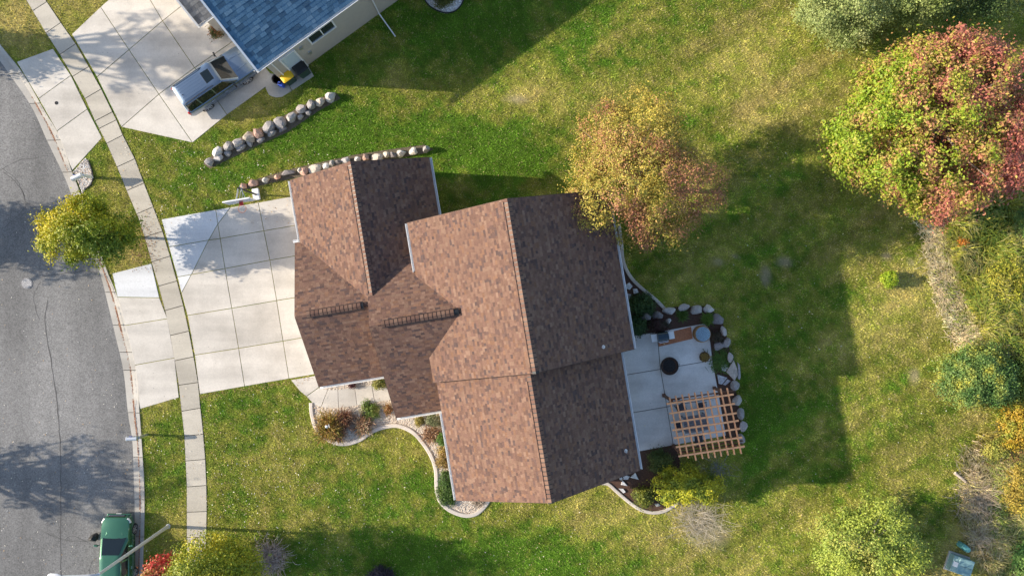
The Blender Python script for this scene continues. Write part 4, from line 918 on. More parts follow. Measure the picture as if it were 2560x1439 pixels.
shrub('spreading green ground cover at the lower end of the left gutter', 1121, 1222, 27, 42, .35, [(.05,.11,.02),(.08,.15,.025),(.12,.18,.03)], 150, 45, .04, 'ground_cover', FS, .24)
blades('dry_twigs', 'dry twigs in the gravel at the bottom corner of the house', 1196, 1254, 18, .3, 90, [(.35,.27,.2),(.2,.15,.1)], .012, group=FS)
shrub('round dark shrub in the white gravel circle at the top edge', 1110, -2, 24, 22, .9, [(.05,.08,.02),(.10,.12,.02),(.20,.18,.03)], 80, 45, .045, csize=.25)
shrub('green and red bush beside the porch of the blue roofed house', 547, 83, 12, 20, .8, [(.05,.11,.02),(.09,.15,.03),(.35,.12,.05),(.25,.22,.05)], 50, 42, .05, csize=.25)
# back beds
BG = 'plants in the shaded back bed'
shrub('low dark green plants between the right gutter and the curved edging', 1602, 760, 34, 26, .6, [(.03,.07,.02),(.05,.10,.025),(.08,.13,.03)], 110, 45, .05, group=BG)
shrub('dark leafy shrub beside the patio corner near the house', 1590, 812, 26, 22, .7, [(.03,.07,.02),(.05,.10,.025)], 80, 45, .05, group=BG)
shrub('dark purple leaved shrub above the grill', 1645, 813, 22, 12, .6, [(.06,.03,.03),(.10,.05,.045),(.05,.05,.03)], 60, 42, .05, group=BG)
blades('grass_tuft', 'green grass tuft between boulders above the orange mat', 1705, 787, 15, .4, 260, [(.07,.13,.02),(.11,.18,.03)], .016, group=BG)
blades('grass_tuft', 'bright green tuft near the boulder corner of the patio', 1768, 796, 16, .4, 320, [(.10,.19,.02),(.16,.24,.04)], .016, group=BG)
shrub('dark red shrub right of the round fire table', 1790, 840, 16, 15, .5, [(.09,.03,.03),(.06,.06,.03),(.14,.06,.04)], 40, 40, .045, group=BG, csize=.22)
blades('grass_tuft', 'green grass growing among the flat stones right of the patio', 1803, 903, 20, .25, 420, [(.07,.15,.02),(.12,.19,.03)], .016, group=BG, spread=.6)
shrub('dark rounded evergreen below the patio', 1645, 1147, 29, 28, 1.1, [(.05,.085,.02),(.08,.12,.025),(.13,.15,.03)], 130, 55, .04, 'evergreen_shrub', None, .28)
shrub('large yellow green shrub below the pergola', 1708, 1203, 74, 40, 2.4, [(.60,.53,.03),(.48,.47,.03),(.30,.34,.03),(.15,.21,.025)], 230, 75, .062, csize=.36, stems=26, stem_mat='palebark', lobes=.5)
shrub('sparse yellow and dark shrub at the tip of the mulch bed', 1606, 1236, 26, 20, 1.0, [(.30,.28,.03),(.16,.19,.025),(.07,.10,.02)], 80, 42, .05, stems=14, stem_mat='palebark', lobes=.3)
def twigs(label, px, py, r, h, n, pal, name='bare_shrub', group=None, seed=1, width=.010):
    return blades(name, label, px, py, r, h, n, pal, width, droop=.95, cat='bare shrub', group=group, seed=seed, spread=.42)
TW = [(.52,.45,.33),(.42,.36,.26),(.62,.55,.43)]
twigs('bare grey twiggy shrub lying over the lawn below the yellow green shrub', 1742, 1296, 58, .4, 420, TW, seed=5, width=.007)
twigs('small bare twig bush in the shade under the pergola corner', 1790, 1172, 30, .6, 110, [(.22,.22,.22),(.3,.29,.27)], seed=6, width=.008)
# sapling on the back lawn
sp = shrub('tiny bright green sapling alone on the back lawn', 2214, 698, 15, 18, 1.0, [(.34,.44,.02),(.24,.36,.02),(.42,.46,.04)], 75, 55, .05, 'sapling', csize=.2)
# rough growth along the right edge
def rough(name, poly, n, h, pal, width=.02, lean=.6, o=0.0, z0=0.0, feather=5.0):
    p = scatter_px(poly, n) + rng.normal(0, feather, (n, 2)); q = rng; X = (p[:, 0]-1280)/40; Y = (719.5-p[:, 1])/40
    cl = fbm(X*.9+o, Y*.9, 3); th = cl*9 + q.normal(0, .9, n); hh = h*q.uniform(.4, 1.15, n)*(.5+cl); L = hh*q.uniform(.3, 1.2, n)*lean; w = width*q.uniform(.6, 1.5, n)
    dx, dy = np.cos(th), np.sin(th); side = np.stack([-dy*w, dx*w, np.zeros(n)], 1)
    p0 = np.stack([X, Y, np.full(n, z0)], 1); p1 = np.stack([X+dx*L*.5, Y+dy*L*.5, hh*.75], 1); p2 = np.stack([X+dx*L*1.2, Y+dy*L*1.2, hh*.85], 1)
    V = np.stack([p0-side, p0+side, p1-side*.8, p1+side*.8, p2], 1).reshape(-1, 3); kk = np.arange(n)[:, None]*5
    F = np.concatenate([kk+np.array(f)[None] for f in ((0,1,3),(0,3,2),(2,3,4))])
    col = jitter(pal_pick(pal, np.clip(fbm(X*1.3+o, Y*1.3+o, 3)*1.5-.25+q.normal(0, .15, n), 0, 1)), q, .25)
    return np_mesh(name, V, F, np.repeat(col, 5, 0), MAT['leaf'], kind='stuff')
STRAW = [(.56,.46,.29),(.66,.56,.38),(.44,.35,.20),(.30,.29,.10)]; WEED = [(.10,.18,.03),(.22,.29,.04),(.42,.40,.05),(.52,.44,.17),(.09,.14,.03)]
DRYB = [(2295,545),(2318,600),(2322,640),(2340,700),(2355,760),(2375,810),(2400,860),(2440,890),(2465,860),(2430,800),(2415,740),(2402,690),(2385,640),(2370,600),(2365,540)]
rough('dry_grass', DRYB, 5200, .24, [(.80,.65,.38),(.72,.56,.31),(.86,.73,.46),(.46,.40,.14)], .020, 2.4, feather=12)
rough('weeds', DRYB, 900, .35, [(.16,.22,.04),(.28,.30,.06),(.45,.38,.16)], .02, .9, 3, feather=18)
rough('weeds', [(2360,560),(2400,540),(2600,480),(2600,860),(2480,870),(2440,830),(2415,760),(2395,690),(2375,630)], 15000, .8, WEED, .024, .9, 4)
rough('dry_grass', [(2440,850),(2600,840),(2600,900),(2520,880),(2420,880)], 2600, .5, STRAW, .02, .7, 9)
rough('dry_grass', [(2400,1210),(2450,1150),(2520,1140),(2560,1200),(2600,1300),(2600,1460),(2500,1460),(2430,1380),(2395,1290)], 6500, .6, [(.62,.49,.29),(.48,.38,.20),(.38,.35,.11),(.68,.56,.34)], .018, 1.0, 13)
rough('weeds', [(2500,1300),(2600,1250),(2600,1460),(2520,1460)], 3500, .6, [(.07,.15,.03),(.10,.19,.05),(.14,.2,.05)], .022, 1.0, 23)
rough('weeds', [(2440,1080),(2600,1100),(2600,1180),(2520,1150),(2450,1150)], 3000, .6, [(.36,.28,.06),(.3,.27,.05),(.2,.2,.05),(.4,.22,.08)], .022, .8, 33)
RG = 'shrubs along the right edge'
rough('weeds', [(2430,860),(2600,840),(2600,1120),(2500,1110),(2480,1010)], 5000, .7, WEED, .024, .9, 41)
rough('weeds', [(2460,1130),(2600,1110),(2600,1460),(2480,1460),(2470,1300)], 6000, .7, [(.12,.20,.04),(.24,.30,.06),(.46,.42,.12),(.56,.46,.24)], .022, .9, 47)
rough('dry_grass', [(2405,1130),(2480,1100),(2500,1180),(2430,1230)], 1600, .4, STRAW, .018, 1.2, 51, feather=12)
shrub('green shrub at the far right edge behind the dark green one', 2568, 905, 40, 50, 1.5, [(.12,.20,.03),(.22,.30,.05),(.36,.38,.06)], 130, 60, .055, group=RG, csize=.4)
shrub('low green shrub at the right edge beside the tall weeds', 2560, 560, 48, 36, 1.4, [(.07,.15,.03),(.14,.23,.05),(.26,.32,.06)], 130, 60, .055, group=RG, csize=.4)
shrub('green shrub at the bottom right corner', 2560, 1395, 44, 50, 1.2, [(.07,.17,.03),(.12,.24,.05),(.2,.3,.07)], 140, 60, .055, group=RG, csize=.4)
shrub('small green shrub under the yellow orange one', 2478, 1118, 30, 24, .9, [(.20,.26,.04),(.34,.34,.06),(.46,.38,.08)], 80, 50, .05, group=RG, csize=.35)
shrub('big dark green shrub at the right edge below the tall weeds', 2425, 935, 92, 78, 2.2, [(.07,.15,.03),(.12,.21,.05),(.18,.27,.06),(.30,.36,.08),(.42,.40,.05)], 420, 75, .06, group=RG, csize=.5)
shrub('yellow orange shrub at the right edge below the dark green one', 2530, 1060, 48, 55, 1.6, [(.50,.38,.03),(.54,.32,.04),(.36,.34,.04),(.22,.26,.03)], 170, 55, .055, group=RG, csize=.4)
shrub('yellow speckled shrub at the right edge beside bare branches', 2520, 1215, 42, 60, 1.3, [(.55,.43,.06),(.46,.32,.06),(.36,.34,.05)], 130, 45, .05, group=RG, csize=.4)
shrub('small orange shrub among the tall weeds', 2392, 608, 15, 9, .9, [(.55,.22,.03),(.50,.16,.02),(.42,.24,.05)], 30, 34, .05, group=RG, csize=.2)
shrub('yellow arching bush among the weeds at the right edge', 2500, 700, 62, 62, 1.1, [(.48,.45,.04),(.36,.38,.04),(.52,.43,.06),(.18,.25,.03)], 190, 45, .05, group=RG, csize=.45)
twigs('bare brown brush pile beside the log at the lower right', 2440, 1240, 50, .9, 520, [(.50,.40,.28),(.38,.29,.20),(.62,.52,.38)], seed=8)
twigs('bare brown bush below the brush pile', 2450, 1330, 40, .7, 300, [(.52,.41,.28),(.62,.51,.36)], seed=9)
blades('ornamental_grass', 'pinkish feathery grass at the bottom edge beside the yellow green tree', 676, 1388, 32, .9, 700, [(.50,.38,.36),(.58,.48,.43),(.30,.24,.18)], .014, cat='grass', spread=.5)
shrub('very dark purple shrub at the bottom edge', 958, 1432, 32, 20, 1.1, [(.025,.022,.035),(.04,.035,.05),(.05,.04,.06)], 110, 45, .05, csize=.3)
lg = MB(); a, b = P(2384,1180), P(2424,1216); lg.tube([a+Vector((0,0,.12)), (a+b)/2+Vector((.04,.03,.13)), b+Vector((0,0,.11))], [.10,.09,.08], 10)
c = (a+b)/2; lg.v = [tuple(Vector(v)-c) for v in lg.v]; lg.build('fallen_log', MAT['wood'], loc=c, label='pale bare log lying beside the brush pile', cat='log', smooth=50)
# ------------------------------------------------------------------ vehicles
def loft(mb, rings, cap=True):
    n = len(rings[0]); vs = [p for r in rings for p in r]
    fs = [(i*n+k, i*n+(k+1) % n, (i+1)*n+(k+1) % n, (i+1)*n+k) for i in range(len(rings)-1) for k in range(n)]
    if cap: fs += [tuple(range(n)), tuple(range((len(rings)-1)*n, len(rings)*n))]
    return mb.add(vs, fs)
def rrect(x0, x1, w0, w1, r, z, zc=0.0, k=5):
    """rounded rectangle ring, w0 half width at the rear, w1 at the front"""
    pts = []
    for cx, cy, a0 in ((x1-r, w1-r, 0), (x0+r, w0-r, 90), (x0+r, -w0+r, 180), (x1-r, -w1+r, 270)):
        pts += [(cx+r*math.cos(R(a0+90*i/k)), cy+r*math.sin(R(a0+90*i/k)), z) for i in range(k+1)]
    return pts
def vehicle(name, label, cat, loc, rz, S):
    root = empty(name, loc, rz, label, cat); paint = MAT[S['paint']]
    hw = S['hw']; b = MB(); rings = []
    for x, wm, zb, zs, cr in S['body']:
        half = [(0, zb), (.8*wm, zb), (wm*.965, zb+.07), (wm, zb+(zs-zb)*.42), (wm*.99, zs-.16), (wm*.955, zs-.04), (wm*.90, zs), (wm*.55, zs+cr*.75), (0, zs+cr)]
        rings.append([(x, y, z) for y, z in half] + [(x, -y, z) for y, z in half[-2:0:-1]])
    loft(b, rings); body = b.build('body', paint, parent=root, smooth=28)
    ax = S['axles']; wr = S['wr']
    cut = MB()
    for x in ax:
        cut.lathe([(wr*1.14, -1.4), (wr*1.14, 1.4)], 28, M=Matrix.Translation((x, 0, wr)) @ Matrix.Rotation(R(90), 4, 'X'))
    co = cut.build('cutter', paint); md = body.modifiers.new('b', 'BOOLEAN'); md.operation = 'DIFFERENCE'; md.object = co; md.solver = 'EXACT'
    # keep the wells as shallow arches: put a dark inner body back in
    dg = bpy.context.evaluated_depsgraph_get(); dg.update(); me = bpy.data.meshes.new_from_object(body.evaluated_get(dg)); body.modifiers.clear(); body.data = me
    me.shade_smooth(); me.set_sharp_from_angle(angle=R(28)); bpy.data.objects.remove(co)
    inn = MB(); x0, x1 = S['body'][0][0]+.2, S['body'][-1][0]-.25; inn.box(((x0+x1)/2, 0, .55), (x1-x0, hw*1.45, .5)); inn.build('underbody', MAT['black'], parent=root)
    G = S['cabin']; (rx0, rx1), (tx0, tx1), zb, zt, wb_, wt = G
    c = MB(); loft(c, [rrect(rx0, rx1, wb_*.97, wb_, .22, zb-.06), rrect(rx0, rx1, wb_*.97, wb_, .22, zb), rrect(tx0, tx1, wt*.98, wt, .24, zt-.035), rrect(tx0+.05, tx1-.06, wt*.98-.05, wt-.05, .22, zt), rrect(tx0+.35, tx1-.35, wt*.55, wt*.55, .2, zt+.035)])
    cab = c.build('cabin', paint, parent=root, smooth=30)
    def side_pt(x, t, s, off=.012):   # on the side glass plane; x = fraction between rear and front
        zz = zb + (zt-.035-zb)*t; y = wb_*.985 + (wt*.985-wb_*.985)*t
        return (x, s*(y+off), zz)
    for s in (1, -1):
        for q in S['side_glass']:
            m = MB(); pts = [side_pt(x, t, s) for x, t in q]; pin = [(p[0], p[1]-s*.03, p[2]) for p in pts]; k = len(pts)
            m.add(pts+pin, [tuple(range(k)), tuple(range(k, 2*k))] + [(i, (i+1) % k, k+(i+1) % k, k+i) for i in range(k)]); m.build('side_window', MAT['glass'], parent=cab)
    def endglass(xb, xt, sgn, t0, t1, kb, kt, name_):
        m = MB(); rows = []; N = 8
        for t in (t0, t1):
            z = zb + (zt-.035-zb)*t; x = xb + (xt-xb)*t + sgn*.014; w = (wb_*kb + (wt*kt-wb_*kb)*t)
            rows.append([(x - sgn*.006*abs(u)**3, w*u, z) for u in [i/N*2-1 for i in range(N+1)]])
        vs = rows[0]+rows[1]; n1 = N+1; m.add(vs, [(i, i+1, n1+i+1, n1+i) for i in range(N)])
        v2 = [(x-sgn*.04, y, z) for x, y, z in vs]; m.add(v2, [(i, i+1, n1+i+1, n1+i) for i in range(N)])
        return m.build(name_, MAT['glass'], parent=cab)
    endglass(rx1, tx1, 1, .03, .97, .84, .80, 'windshield'); endglass(rx0, tx0, -1, .15, .88, .80, .82, 'rear_window')
    m = MB(); m.tube([(rx1-.02, -.5*wb_, zb+.02), (rx1-.14, .1*wb_, zb+.09)], .012, 5); m.tube([(rx1-.02, .1*wb_, zb+.02), (rx1-.14, .62*wb_, zb+.09)], .012, 5); m.build('wipers', MAT['black'], parent=root)
    for x in ax:
        for s in (1, -1):
            T = Matrix.Translation((x, s*(hw-.13), wr)) @ Matrix.Rotation(R(-90*s), 4, 'X')
            m = MB(); m.lathe([(wr*.66, -.12), (wr*.93, -.125), (wr, -.09), (wr, .08), (wr*.95, .115), (wr*.70, .12), (wr*.66, .10)], 28, M=T)
            ty = m.build('wheel', MAT['rubber'], parent=root, smooth=40)
            m = MB(); m.lathe([(wr*.69, .02), (wr*.71, .118), (wr*.64, .122), (wr*.60, .06), (wr*.12, .05), (wr*.0, .05)], 28, M=T); m.build('rim_back', MAT['blackmetal'], parent=ty, smooth=40)
            m = MB(); m.lathe([(wr*.70, .10), (wr*.715, .126), (wr*.66, .128), (wr*.64, .105)], 28, M=T, cap=False)
            for i in range(6):
                q = T @ Matrix.Rotation(R(60*i), 4, 'Z') @ Matrix.Translation((wr*.38, 0, .10)); m.box(None, (wr*.60, wr*.17, .035), M=q)
            m.lathe([(wr*.17, .06), (wr*.17, .122), (wr*.1, .13)], 14, M=T); m.build('rim', MAT['alloy'], parent=ty, smooth=40)
    for s in (1, -1):
        mx = S['mirror_x']; m = MB(); m.bar((mx, s*wb_*.96, zb+.02), (mx-.02, s*(wb_+.14), zb+.08), .05, .05)
        q = Matrix.Translation((mx-.02, s*(wb_+.22), zb+.10)) @ Matrix.Rotation(R(-12*s), 4, 'Z'); m.box(None, (.10, .24, .17), M=q); m.build('mirror', MAT['black'] if S.get('blackmirror') else paint, parent=root, bevel=.03)
        for x in S['handles']:
            m = MB(); m.box((x, s*(hw*1.0+.012), zb-.22), (.20, .035, .035)); m.build('door_handle', MAT['chrome'], parent=root, bevel=.01)
        m = MB()
        for (a, t) in S['seams']: m.bar((a, s*(hw*.992), zb-.08), (a-.02, s*(hw*1.003), .42), .02, .012)
        m.build('door_seams', MAT['black'], parent=root)
        fx = S['body'][-1][0]; zf = S['lampz']
        m = MB(); m.box(None, (.34, .10, .15), M=Matrix.Translation((fx-.28, s*(hw*.845), zf)) @ Matrix.Rotation(R(-32*s), 4, 'Z')); m.build('headlight', MAT['lamp'], parent=root, bevel=.03)
        m = MB(); m.box((S['body'][0][0]+.07, s*hw*.88, zb-.12), (.12, .14, .34)); m.build('tail_light', MAT['tail'], parent=root, bevel=.02)
    fx = S['body'][-1][0]; rxx = S['body'][0][0]
    m = MB(); m.box((fx-.01, 0, S['lampz']-.07), (.06, hw*1.1, .22)); gr = m.build('grille', MAT['black'], parent=root, bevel=.02)
    m = MB(); m.box((fx+.02, 0, S['lampz']-.02), (.03, hw*1.05, .035)); m.build('grille_bar', MAT['chrome'], parent=gr)
    m = MB(); m.box((fx-.03, 0, .48), (.16, hw*1.55, .17)); m.build('front_bumper', MAT[S['bumper']], parent=root, bevel=.04)
    m = MB(); m.box((rxx+.02, 0, .52), (.18, hw*1.75, .22)); m.build('rear_bumper', MAT[S['bumper']], parent=root, bevel=.04)
    m = MB(); m.box((fx+.06, 0, .5), (.015, .32, .13)); m.build('number_plate', MAT['white'], parent=root)
    for y0, y1, z0, z1 in S['hood']:
        m = MB(); m.bar((rx1+.12, y0, z0), (fx-.42, y1, z1), .05, .02); m.build('hood_crease', paint, parent=root, bevel=.008)
    if S.get('rails'):
        for s in (1, -1):
            m = MB(); y = s*wt*.88; m.tube([(tx0+.12, y, zt-.01), (tx0+.22, y, zt+.05), (tx1-.85, y, zt+.06), (tx1-.6, y, zt-.005)], .022, 8); m.build('roof_rail', MAT['black'], parent=cab, smooth=50)
        for i in range(6):
            y = -wt*.62 + i*wt*1.24/5; m = MB(); m.bar((tx0+.22, y, zt+.030), (tx1-1.0, y, zt+.034), .035, .018); m.build('roof_rib', paint, parent=cab, bevel=.006)
        m = MB(); m.add([(tx1-.86, -wt*.52, zt+.042), (tx1-.30, -wt*.50, zt+.036), (tx1-.30, wt*.50, zt+.036), (tx1-.86, wt*.52, zt+.042), (tx1-.86, -wt*.52, zt), (tx1-.30, -wt*.50, zt), (tx1-.30, wt*.50, zt), (tx1-.86, wt*.52, zt)], [(0,1,2,3),(0,4,5,1),(1,5,6,2),(2,6,7,3),(3,7,4,0)]); m.build('sunroof', MAT['glass'], parent=cab, bevel=.02)
        m = MB(); m.lathe([(.03, 0), (.028, .04), (.012, .07)], 10, (tx0+.32, -.12, zt+.03)); m.build('antenna', MAT['black'], parent=cab)
    return root
SUV = dict(paint='silverpaint', bumper='chrome', hw=1.0, axles=(-1.50, 1.45), wr=.40, lampz=.92, mirror_x=.80, blackmirror=True, handles=(-.95, .08), seams=((-1.05, 0), (-.05, 0), (1.0, 0)), rails=True,
    body=[(-2.58,.86,.45,.98,0),(-2.54,.93,.40,1.12,.01),(-2.40,.98,.36,1.16,.02),(-1.5,1.0,.30,1.17,.02),(0,1.0,.28,1.17,.02),(1.0,1.0,.28,1.15,.03),(1.25,1.0,.28,1.14,.06),(1.9,.985,.30,1.10,.07),(2.25,.95,.33,1.05,.06),(2.45,.87,.38,.98,.05),(2.56,.74,.44,.84,.02)],
    cabin=((-2.50, 1.22), (-2.36, .38), 1.14, 1.86, .93, .74),
    side_glass=[[(-2.34,.10),(-1.55,.07),(-1.57,.93),(-2.24,.93)], [(-1.47,.06),(-.49,.05),(-.49,.94),(-1.49,.94)], [(-.42,.05),(.92,.04),(.33,.94),(-.42,.94)]],
    hood=[(.42,.34,1.205,1.13),(-.42,-.34,1.205,1.13)])
c0 = P(556, 208)
vehicle('parked_suv', 'silver blue four wheel drive parked in the driveway under the blue roofed house', 'car', (c0.x, c0.y, .035), R(34.5), SUV)
GC = dict(paint='greenpaint', bumper='greenpaint', hw=.93, axles=(-1.38, 1.36), wr=.36, lampz=.80, mirror_x=.62, handles=(-.85, .05), seams=((-1.0, 0), (-.1, 0), (.85, 0)),
    body=[(-2.30,.78,.42,.88,0),(-2.25,.86,.38,1.0,.01),(-2.05,.91,.32,1.04,.02),(-1.2,.93,.26,1.05,.02),(0,.93,.25,1.05,.02),(.9,.93,.25,1.03,.03),(1.1,.92,.25,1.02,.06),(1.7,.90,.27,.97,.08),(2.0,.86,.30,.92,.07),(2.2,.77,.34,.84,.05),(2.31,.62,.40,.70,.02)],
    cabin=((-2.18, 1.08), (-1.75, .12), 1.02, 1.60, .86, .64),
    side_glass=[[(-1.95,.18),(-1.25,.14),(-1.28,.84),(-1.72,.82)], [(-1.12,.12),(-.30,.11),(-.30,.88),(-1.15,.86)], [(-.20,.11),(.72,.10),(.12,.86),(-.20,.88)]],
    hood=[(.50,.34,1.062,.985),(-.50,-.34,1.062,.985)])
c1 = P(307, 1372)
vehicle('parked_green_car', 'green car parked at the kerb in the bottom left corner', 'car', (c1.x, c1.y, ROAD_Z+.01), R(90), GC)
# dark bundle on the road beside the green car
m = MB(); q = rock_mesh(99, .8); 
o = bpy.data.objects.new('dark_bundle', q); COL.objects.link(o); p = P(238, 1341); o.location = (p.x, p.y, ROAD_Z+.22); o.scale = (.42, .30, .36); o.rotation_euler = (0, 0, R(15))
o.data.materials.clear(); o.data.materials.append(MAT['black']); tag(o, 'dark rounded bundle on the asphalt beside the green car', 'bundle')

# ------------------------------------------------------------------ street furniture
def lamp_post():
    b = P(421, 1314); root = empty('street_lamp', (b.x, b.y, 0), 0, 'tall grey street lamp whose pole crosses over the green car', 'street lamp')
    m = MB(); m.lathe([(.15, 0), (.15, .06), (.11, .10), (.105, .45), (.075, 7.55), (.07, 7.7)], 18); m.build('pole', MAT['pole'], parent=root, smooth=40)
    m = MB(); m.tube([(0, 0, 7.55), (-.12, 0, 7.75), (-.5, 0, 7.82), (-1.9, 0, 7.95)], [.06, .055, .05, .042], 10); m.build('arm', MAT['pole'], parent=root, smooth=50)
    m = MB(); loft(m, [[(-1.8-.0, .06*c, 7.97+.04*s) for c, s in ((1,0),(.7,.7),(0,1),(-.7,.7),(-1,0),(-.7,-.7),(0,-1),(.7,-.7))], [(-2.0, .15*c, 7.98+.07*s) for c, s in ((1,0),(.7,.7),(0,1),(-.7,.7),(-1,0),(-.7,-.7),(0,-1),(.7,-.7))], [(-2.35, .16*c, 7.98+.06*s) for c, s in ((1,0),(.7,.7),(0,1),(-.7,.7),(-1,0),(-.7,-.7),(0,-1),(.7,-.7))], [(-2.47, .10*c, 7.97+.04*s) for c, s in ((1,0),(.7,.7),(0,1),(-.7,.7),(-1,0),(-.7,-.7),(0,-1),(.7,-.7))]])
    h = m.build('lamp_head', MAT['white'], parent=root, smooth=40)
    m = MB(); m.lathe([(.10, 7.90), (.12, 7.93)], 14, (-2.2, 0, 0)); m.build('lens', MAT['lamp'], parent=h)
lamp_post()
def mailbox(px, py, rz, label, h=1.05, mat='white'):
    b = P(px, py); root = empty('mailbox', (b.x, b.y, 0), rz, label, 'mailbox', 'mailboxes at the kerb')
    m = MB(); m.box((0, 0, h/2), (.14, .14, h)); m.box((.28, 0, h-.1), (.6, .10, .08)); m.bar((.03, 0, h-.5), (.35, 0, h-.12), .07, .07); m.build('post', MAT[mat], parent=root, bevel=.012)
    m = MB(); n = 12; ring = lambda x: [(x, -.13, h)] + [(x, -.13*math.cos(R(180*i/n)), h+.16+.13*math.sin(R(180*i/n))) for i in range(n+1)] + [(x, .13, h)]
    loft(m, [ring(.0), ring(.62)]); bx = m.build('box', MAT[mat], parent=root, smooth=40)
    m = MB(); r2 = [(.622 if x == .62 else .645, y*1.06, h+(z-h)*1.04-.005) for x, y, z in ring(.62)]; loft(m, [r2, [(.65, y, z) for _, y, z in r2]]); m.build('door', MAT['white'], parent=bx)
    m = MB(); m.box((.35, -.15, h+.2), (.03, .02, .22)); m.box((.38, -.15, h+.29), (.1, .02, .05)); m.build('flag', MAT['blueplastic'], parent=bx)
mailbox(232, 444, R(205), 'white mailbox on a post in the gravel beside the street')
mailbox(368, 1085, R(182), 'white mailbox near the kerb between the driveway and the green car', mat='steel')
def hoop():
    b = P(642, 487); root = empty('basketball_hoop', (b.x, b.y, 0), 0, 'portable basketball hoop at the top edge of the driveway', 'basketball hoop')
    T = R(9.4)
    m = MB(); m.box((0, .02, .1), (.42, .72, .18), T); m.build('base', MAT['white'], parent=root, bevel=.04)
    m = MB(); m.tube([(0, .0, .15), (-.02, .02, 2.7), (-.02, .02, 3.0)], .06, 10); m.build('pole', MAT['blackmetal'], parent=root, smooth=50)
    d = Vector((math.cos(T), math.sin(T), 0)); nrm = Vector((math.sin(T), -math.cos(T), 0)); ctr = Vector((-.02, 0, 3.25)) + nrm*.78
    m = MB()
    for s in (-1, 1):
        m.tube([Vector((-.02, .02, 2.9)) + d*s*.08, ctr + d*s*.32 - Vector((0,0,.3)) - nrm*.03], .022, 6); m.tube([Vector((-.02, .02, 2.5)) + d*s*.06 + nrm*-.25, ctr + d*s*.18 - Vector((0,0,.05)) - nrm*.03], .02, 6)
        m.tube([Vector((-.02, .02, 2.75)) + d*s*.06, ctr + d*s*.1 + Vector((0,0,.2)) - nrm*.03], .02, 6)
    m.build('support_arms', MAT['steel'], parent=root)
    m = MB(); m.box(None, (1.55, .05, .95), M=Matrix.Translation(ctr) @ Matrix.Rotation(T, 4, 'Z')); bb = m.build('backboard', MAT['pane2'], parent=root)
    m = MB()
    for a, bb2 in (((-.775,-.475),(.775,-.475)),((.775,-.475),(.775,.475)),((.775,.475),(-.775,.475)),((-.775,.475),(-.775,-.475))):
        m.bar(ctr+d*a[0]+Vector((0,0,a[1])), ctr+d*bb2[0]+Vector((0,0,bb2[1])), .075, .06)
    m.build('board_frame', MAT['white'], parent=bb)
    rc = ctr + nrm*.42 + Vector((0, 0, -.30)); m = MB()
    m.tube([rc + Vector((.228*math.cos(t), .228*math.sin(t), 0)) for t in [2*math.pi*i/28 for i in range(29)]], .014, 6, cap=False); rim = m.build('rim', MAT['rimorange'], parent=root)
    m = MB(); m.box(None, (.22, .22, .12), M=Matrix.Translation(ctr + nrm*.12 + Vector((0,0,-.30))) @ Matrix.Rotation(T, 4, 'Z')); m.build('rim_bracket', MAT['red'], parent=rim, bevel=.02)
    m = MB()
    for i in range(12):
        a = 2*math.pi*i/12; a2 = a+.45; p0 = rc+Vector((.225*math.cos(a), .225*math.sin(a), 0)); m.tube([p0, rc+Vector((.16*math.cos(a2), .16*math.sin(a2), -.2)), rc+Vector((.12*math.cos(a), .12*math.sin(a), -.42))], .006, 4)
        m.tube([p0, rc+Vector((.16*math.cos(a-.45), .16*math.sin(a-.45), -.2)), rc+Vector((.12*math.cos(a), .12*math.sin(a), -.42))], .006, 4)
    m.build('net', MAT['white'], parent=rim)
MAT['pane2'] = simple('backboard_acrylic', (.42, .48, .52), .15, coat=.5); MAT['rimorange'] = simple('rim_paint', (.45, .13, .05), .5)
hoop()
def bin_(px, py, rz, label, w, d, h, body, lid, name='wheelie_bin', handle=True):
    b = P(px, py); root = empty(name, (b.x, b.y, .035), rz, label, 'bin', 'bins beside the side door')
    m = MB(); loft(m, [rrect(-d*.40, d*.40, w*.38, w*.40, .06, 0.02), rrect(-d*.48, d*.48, w*.47, w*.49, .07, h*.93), rrect(-d*.5, d*.5, w*.5, w*.5, .07, h*.95)]); m.build('bin_body', MAT[body], parent=root, smooth=35)
    m = MB(); loft(m, [rrect(-d*.52, d*.52, w*.52, w*.52, .07, h*.955), rrect(-d*.52, d*.53, w*.52, w*.52, .07, h*.985), rrect(-d*.40, d*.42, w*.40, w*.40, .07, h*1.03), rrect(-d*.15, d*.2, w*.15, w*.15, .03, h*1.04)]); l = m.build('lid', MAT[lid], parent=root, smooth=35)
    if handle:
        m = MB(); m.tube([(-d*.53, -w*.42, h*.93), (-d*.60, -w*.42, h*.95), (-d*.60, w*.42, h*.95), (-d*.53, w*.42, h*.93)], .018, 6); m.build('handle', MAT['black'], parent=root)
        for s in (1, -1):
            m = MB(); m.lathe([(.03, -.03), (.13, -.03), (.13, .03), (.03, .03)], 16, M=Matrix.Translation((-d*.42, s*w*.42, .13)) @ Matrix.Rotation(R(90), 4, 'X')); m.build('wheel', MAT['rubber'], parent=root, smooth=40)
    return root
bin_(*up(713, 186, 1.1), R(-54), 'green wheeled bin with a bright yellow lid', .74, .80, 1.08, 'greenplastic', 'yellow')
bin_(*up(747, 166, 1.15), R(-54), 'dark green wheeled bin with a black lid next to the side door', .80, .86, 1.15, 'greenplastic', 'black')
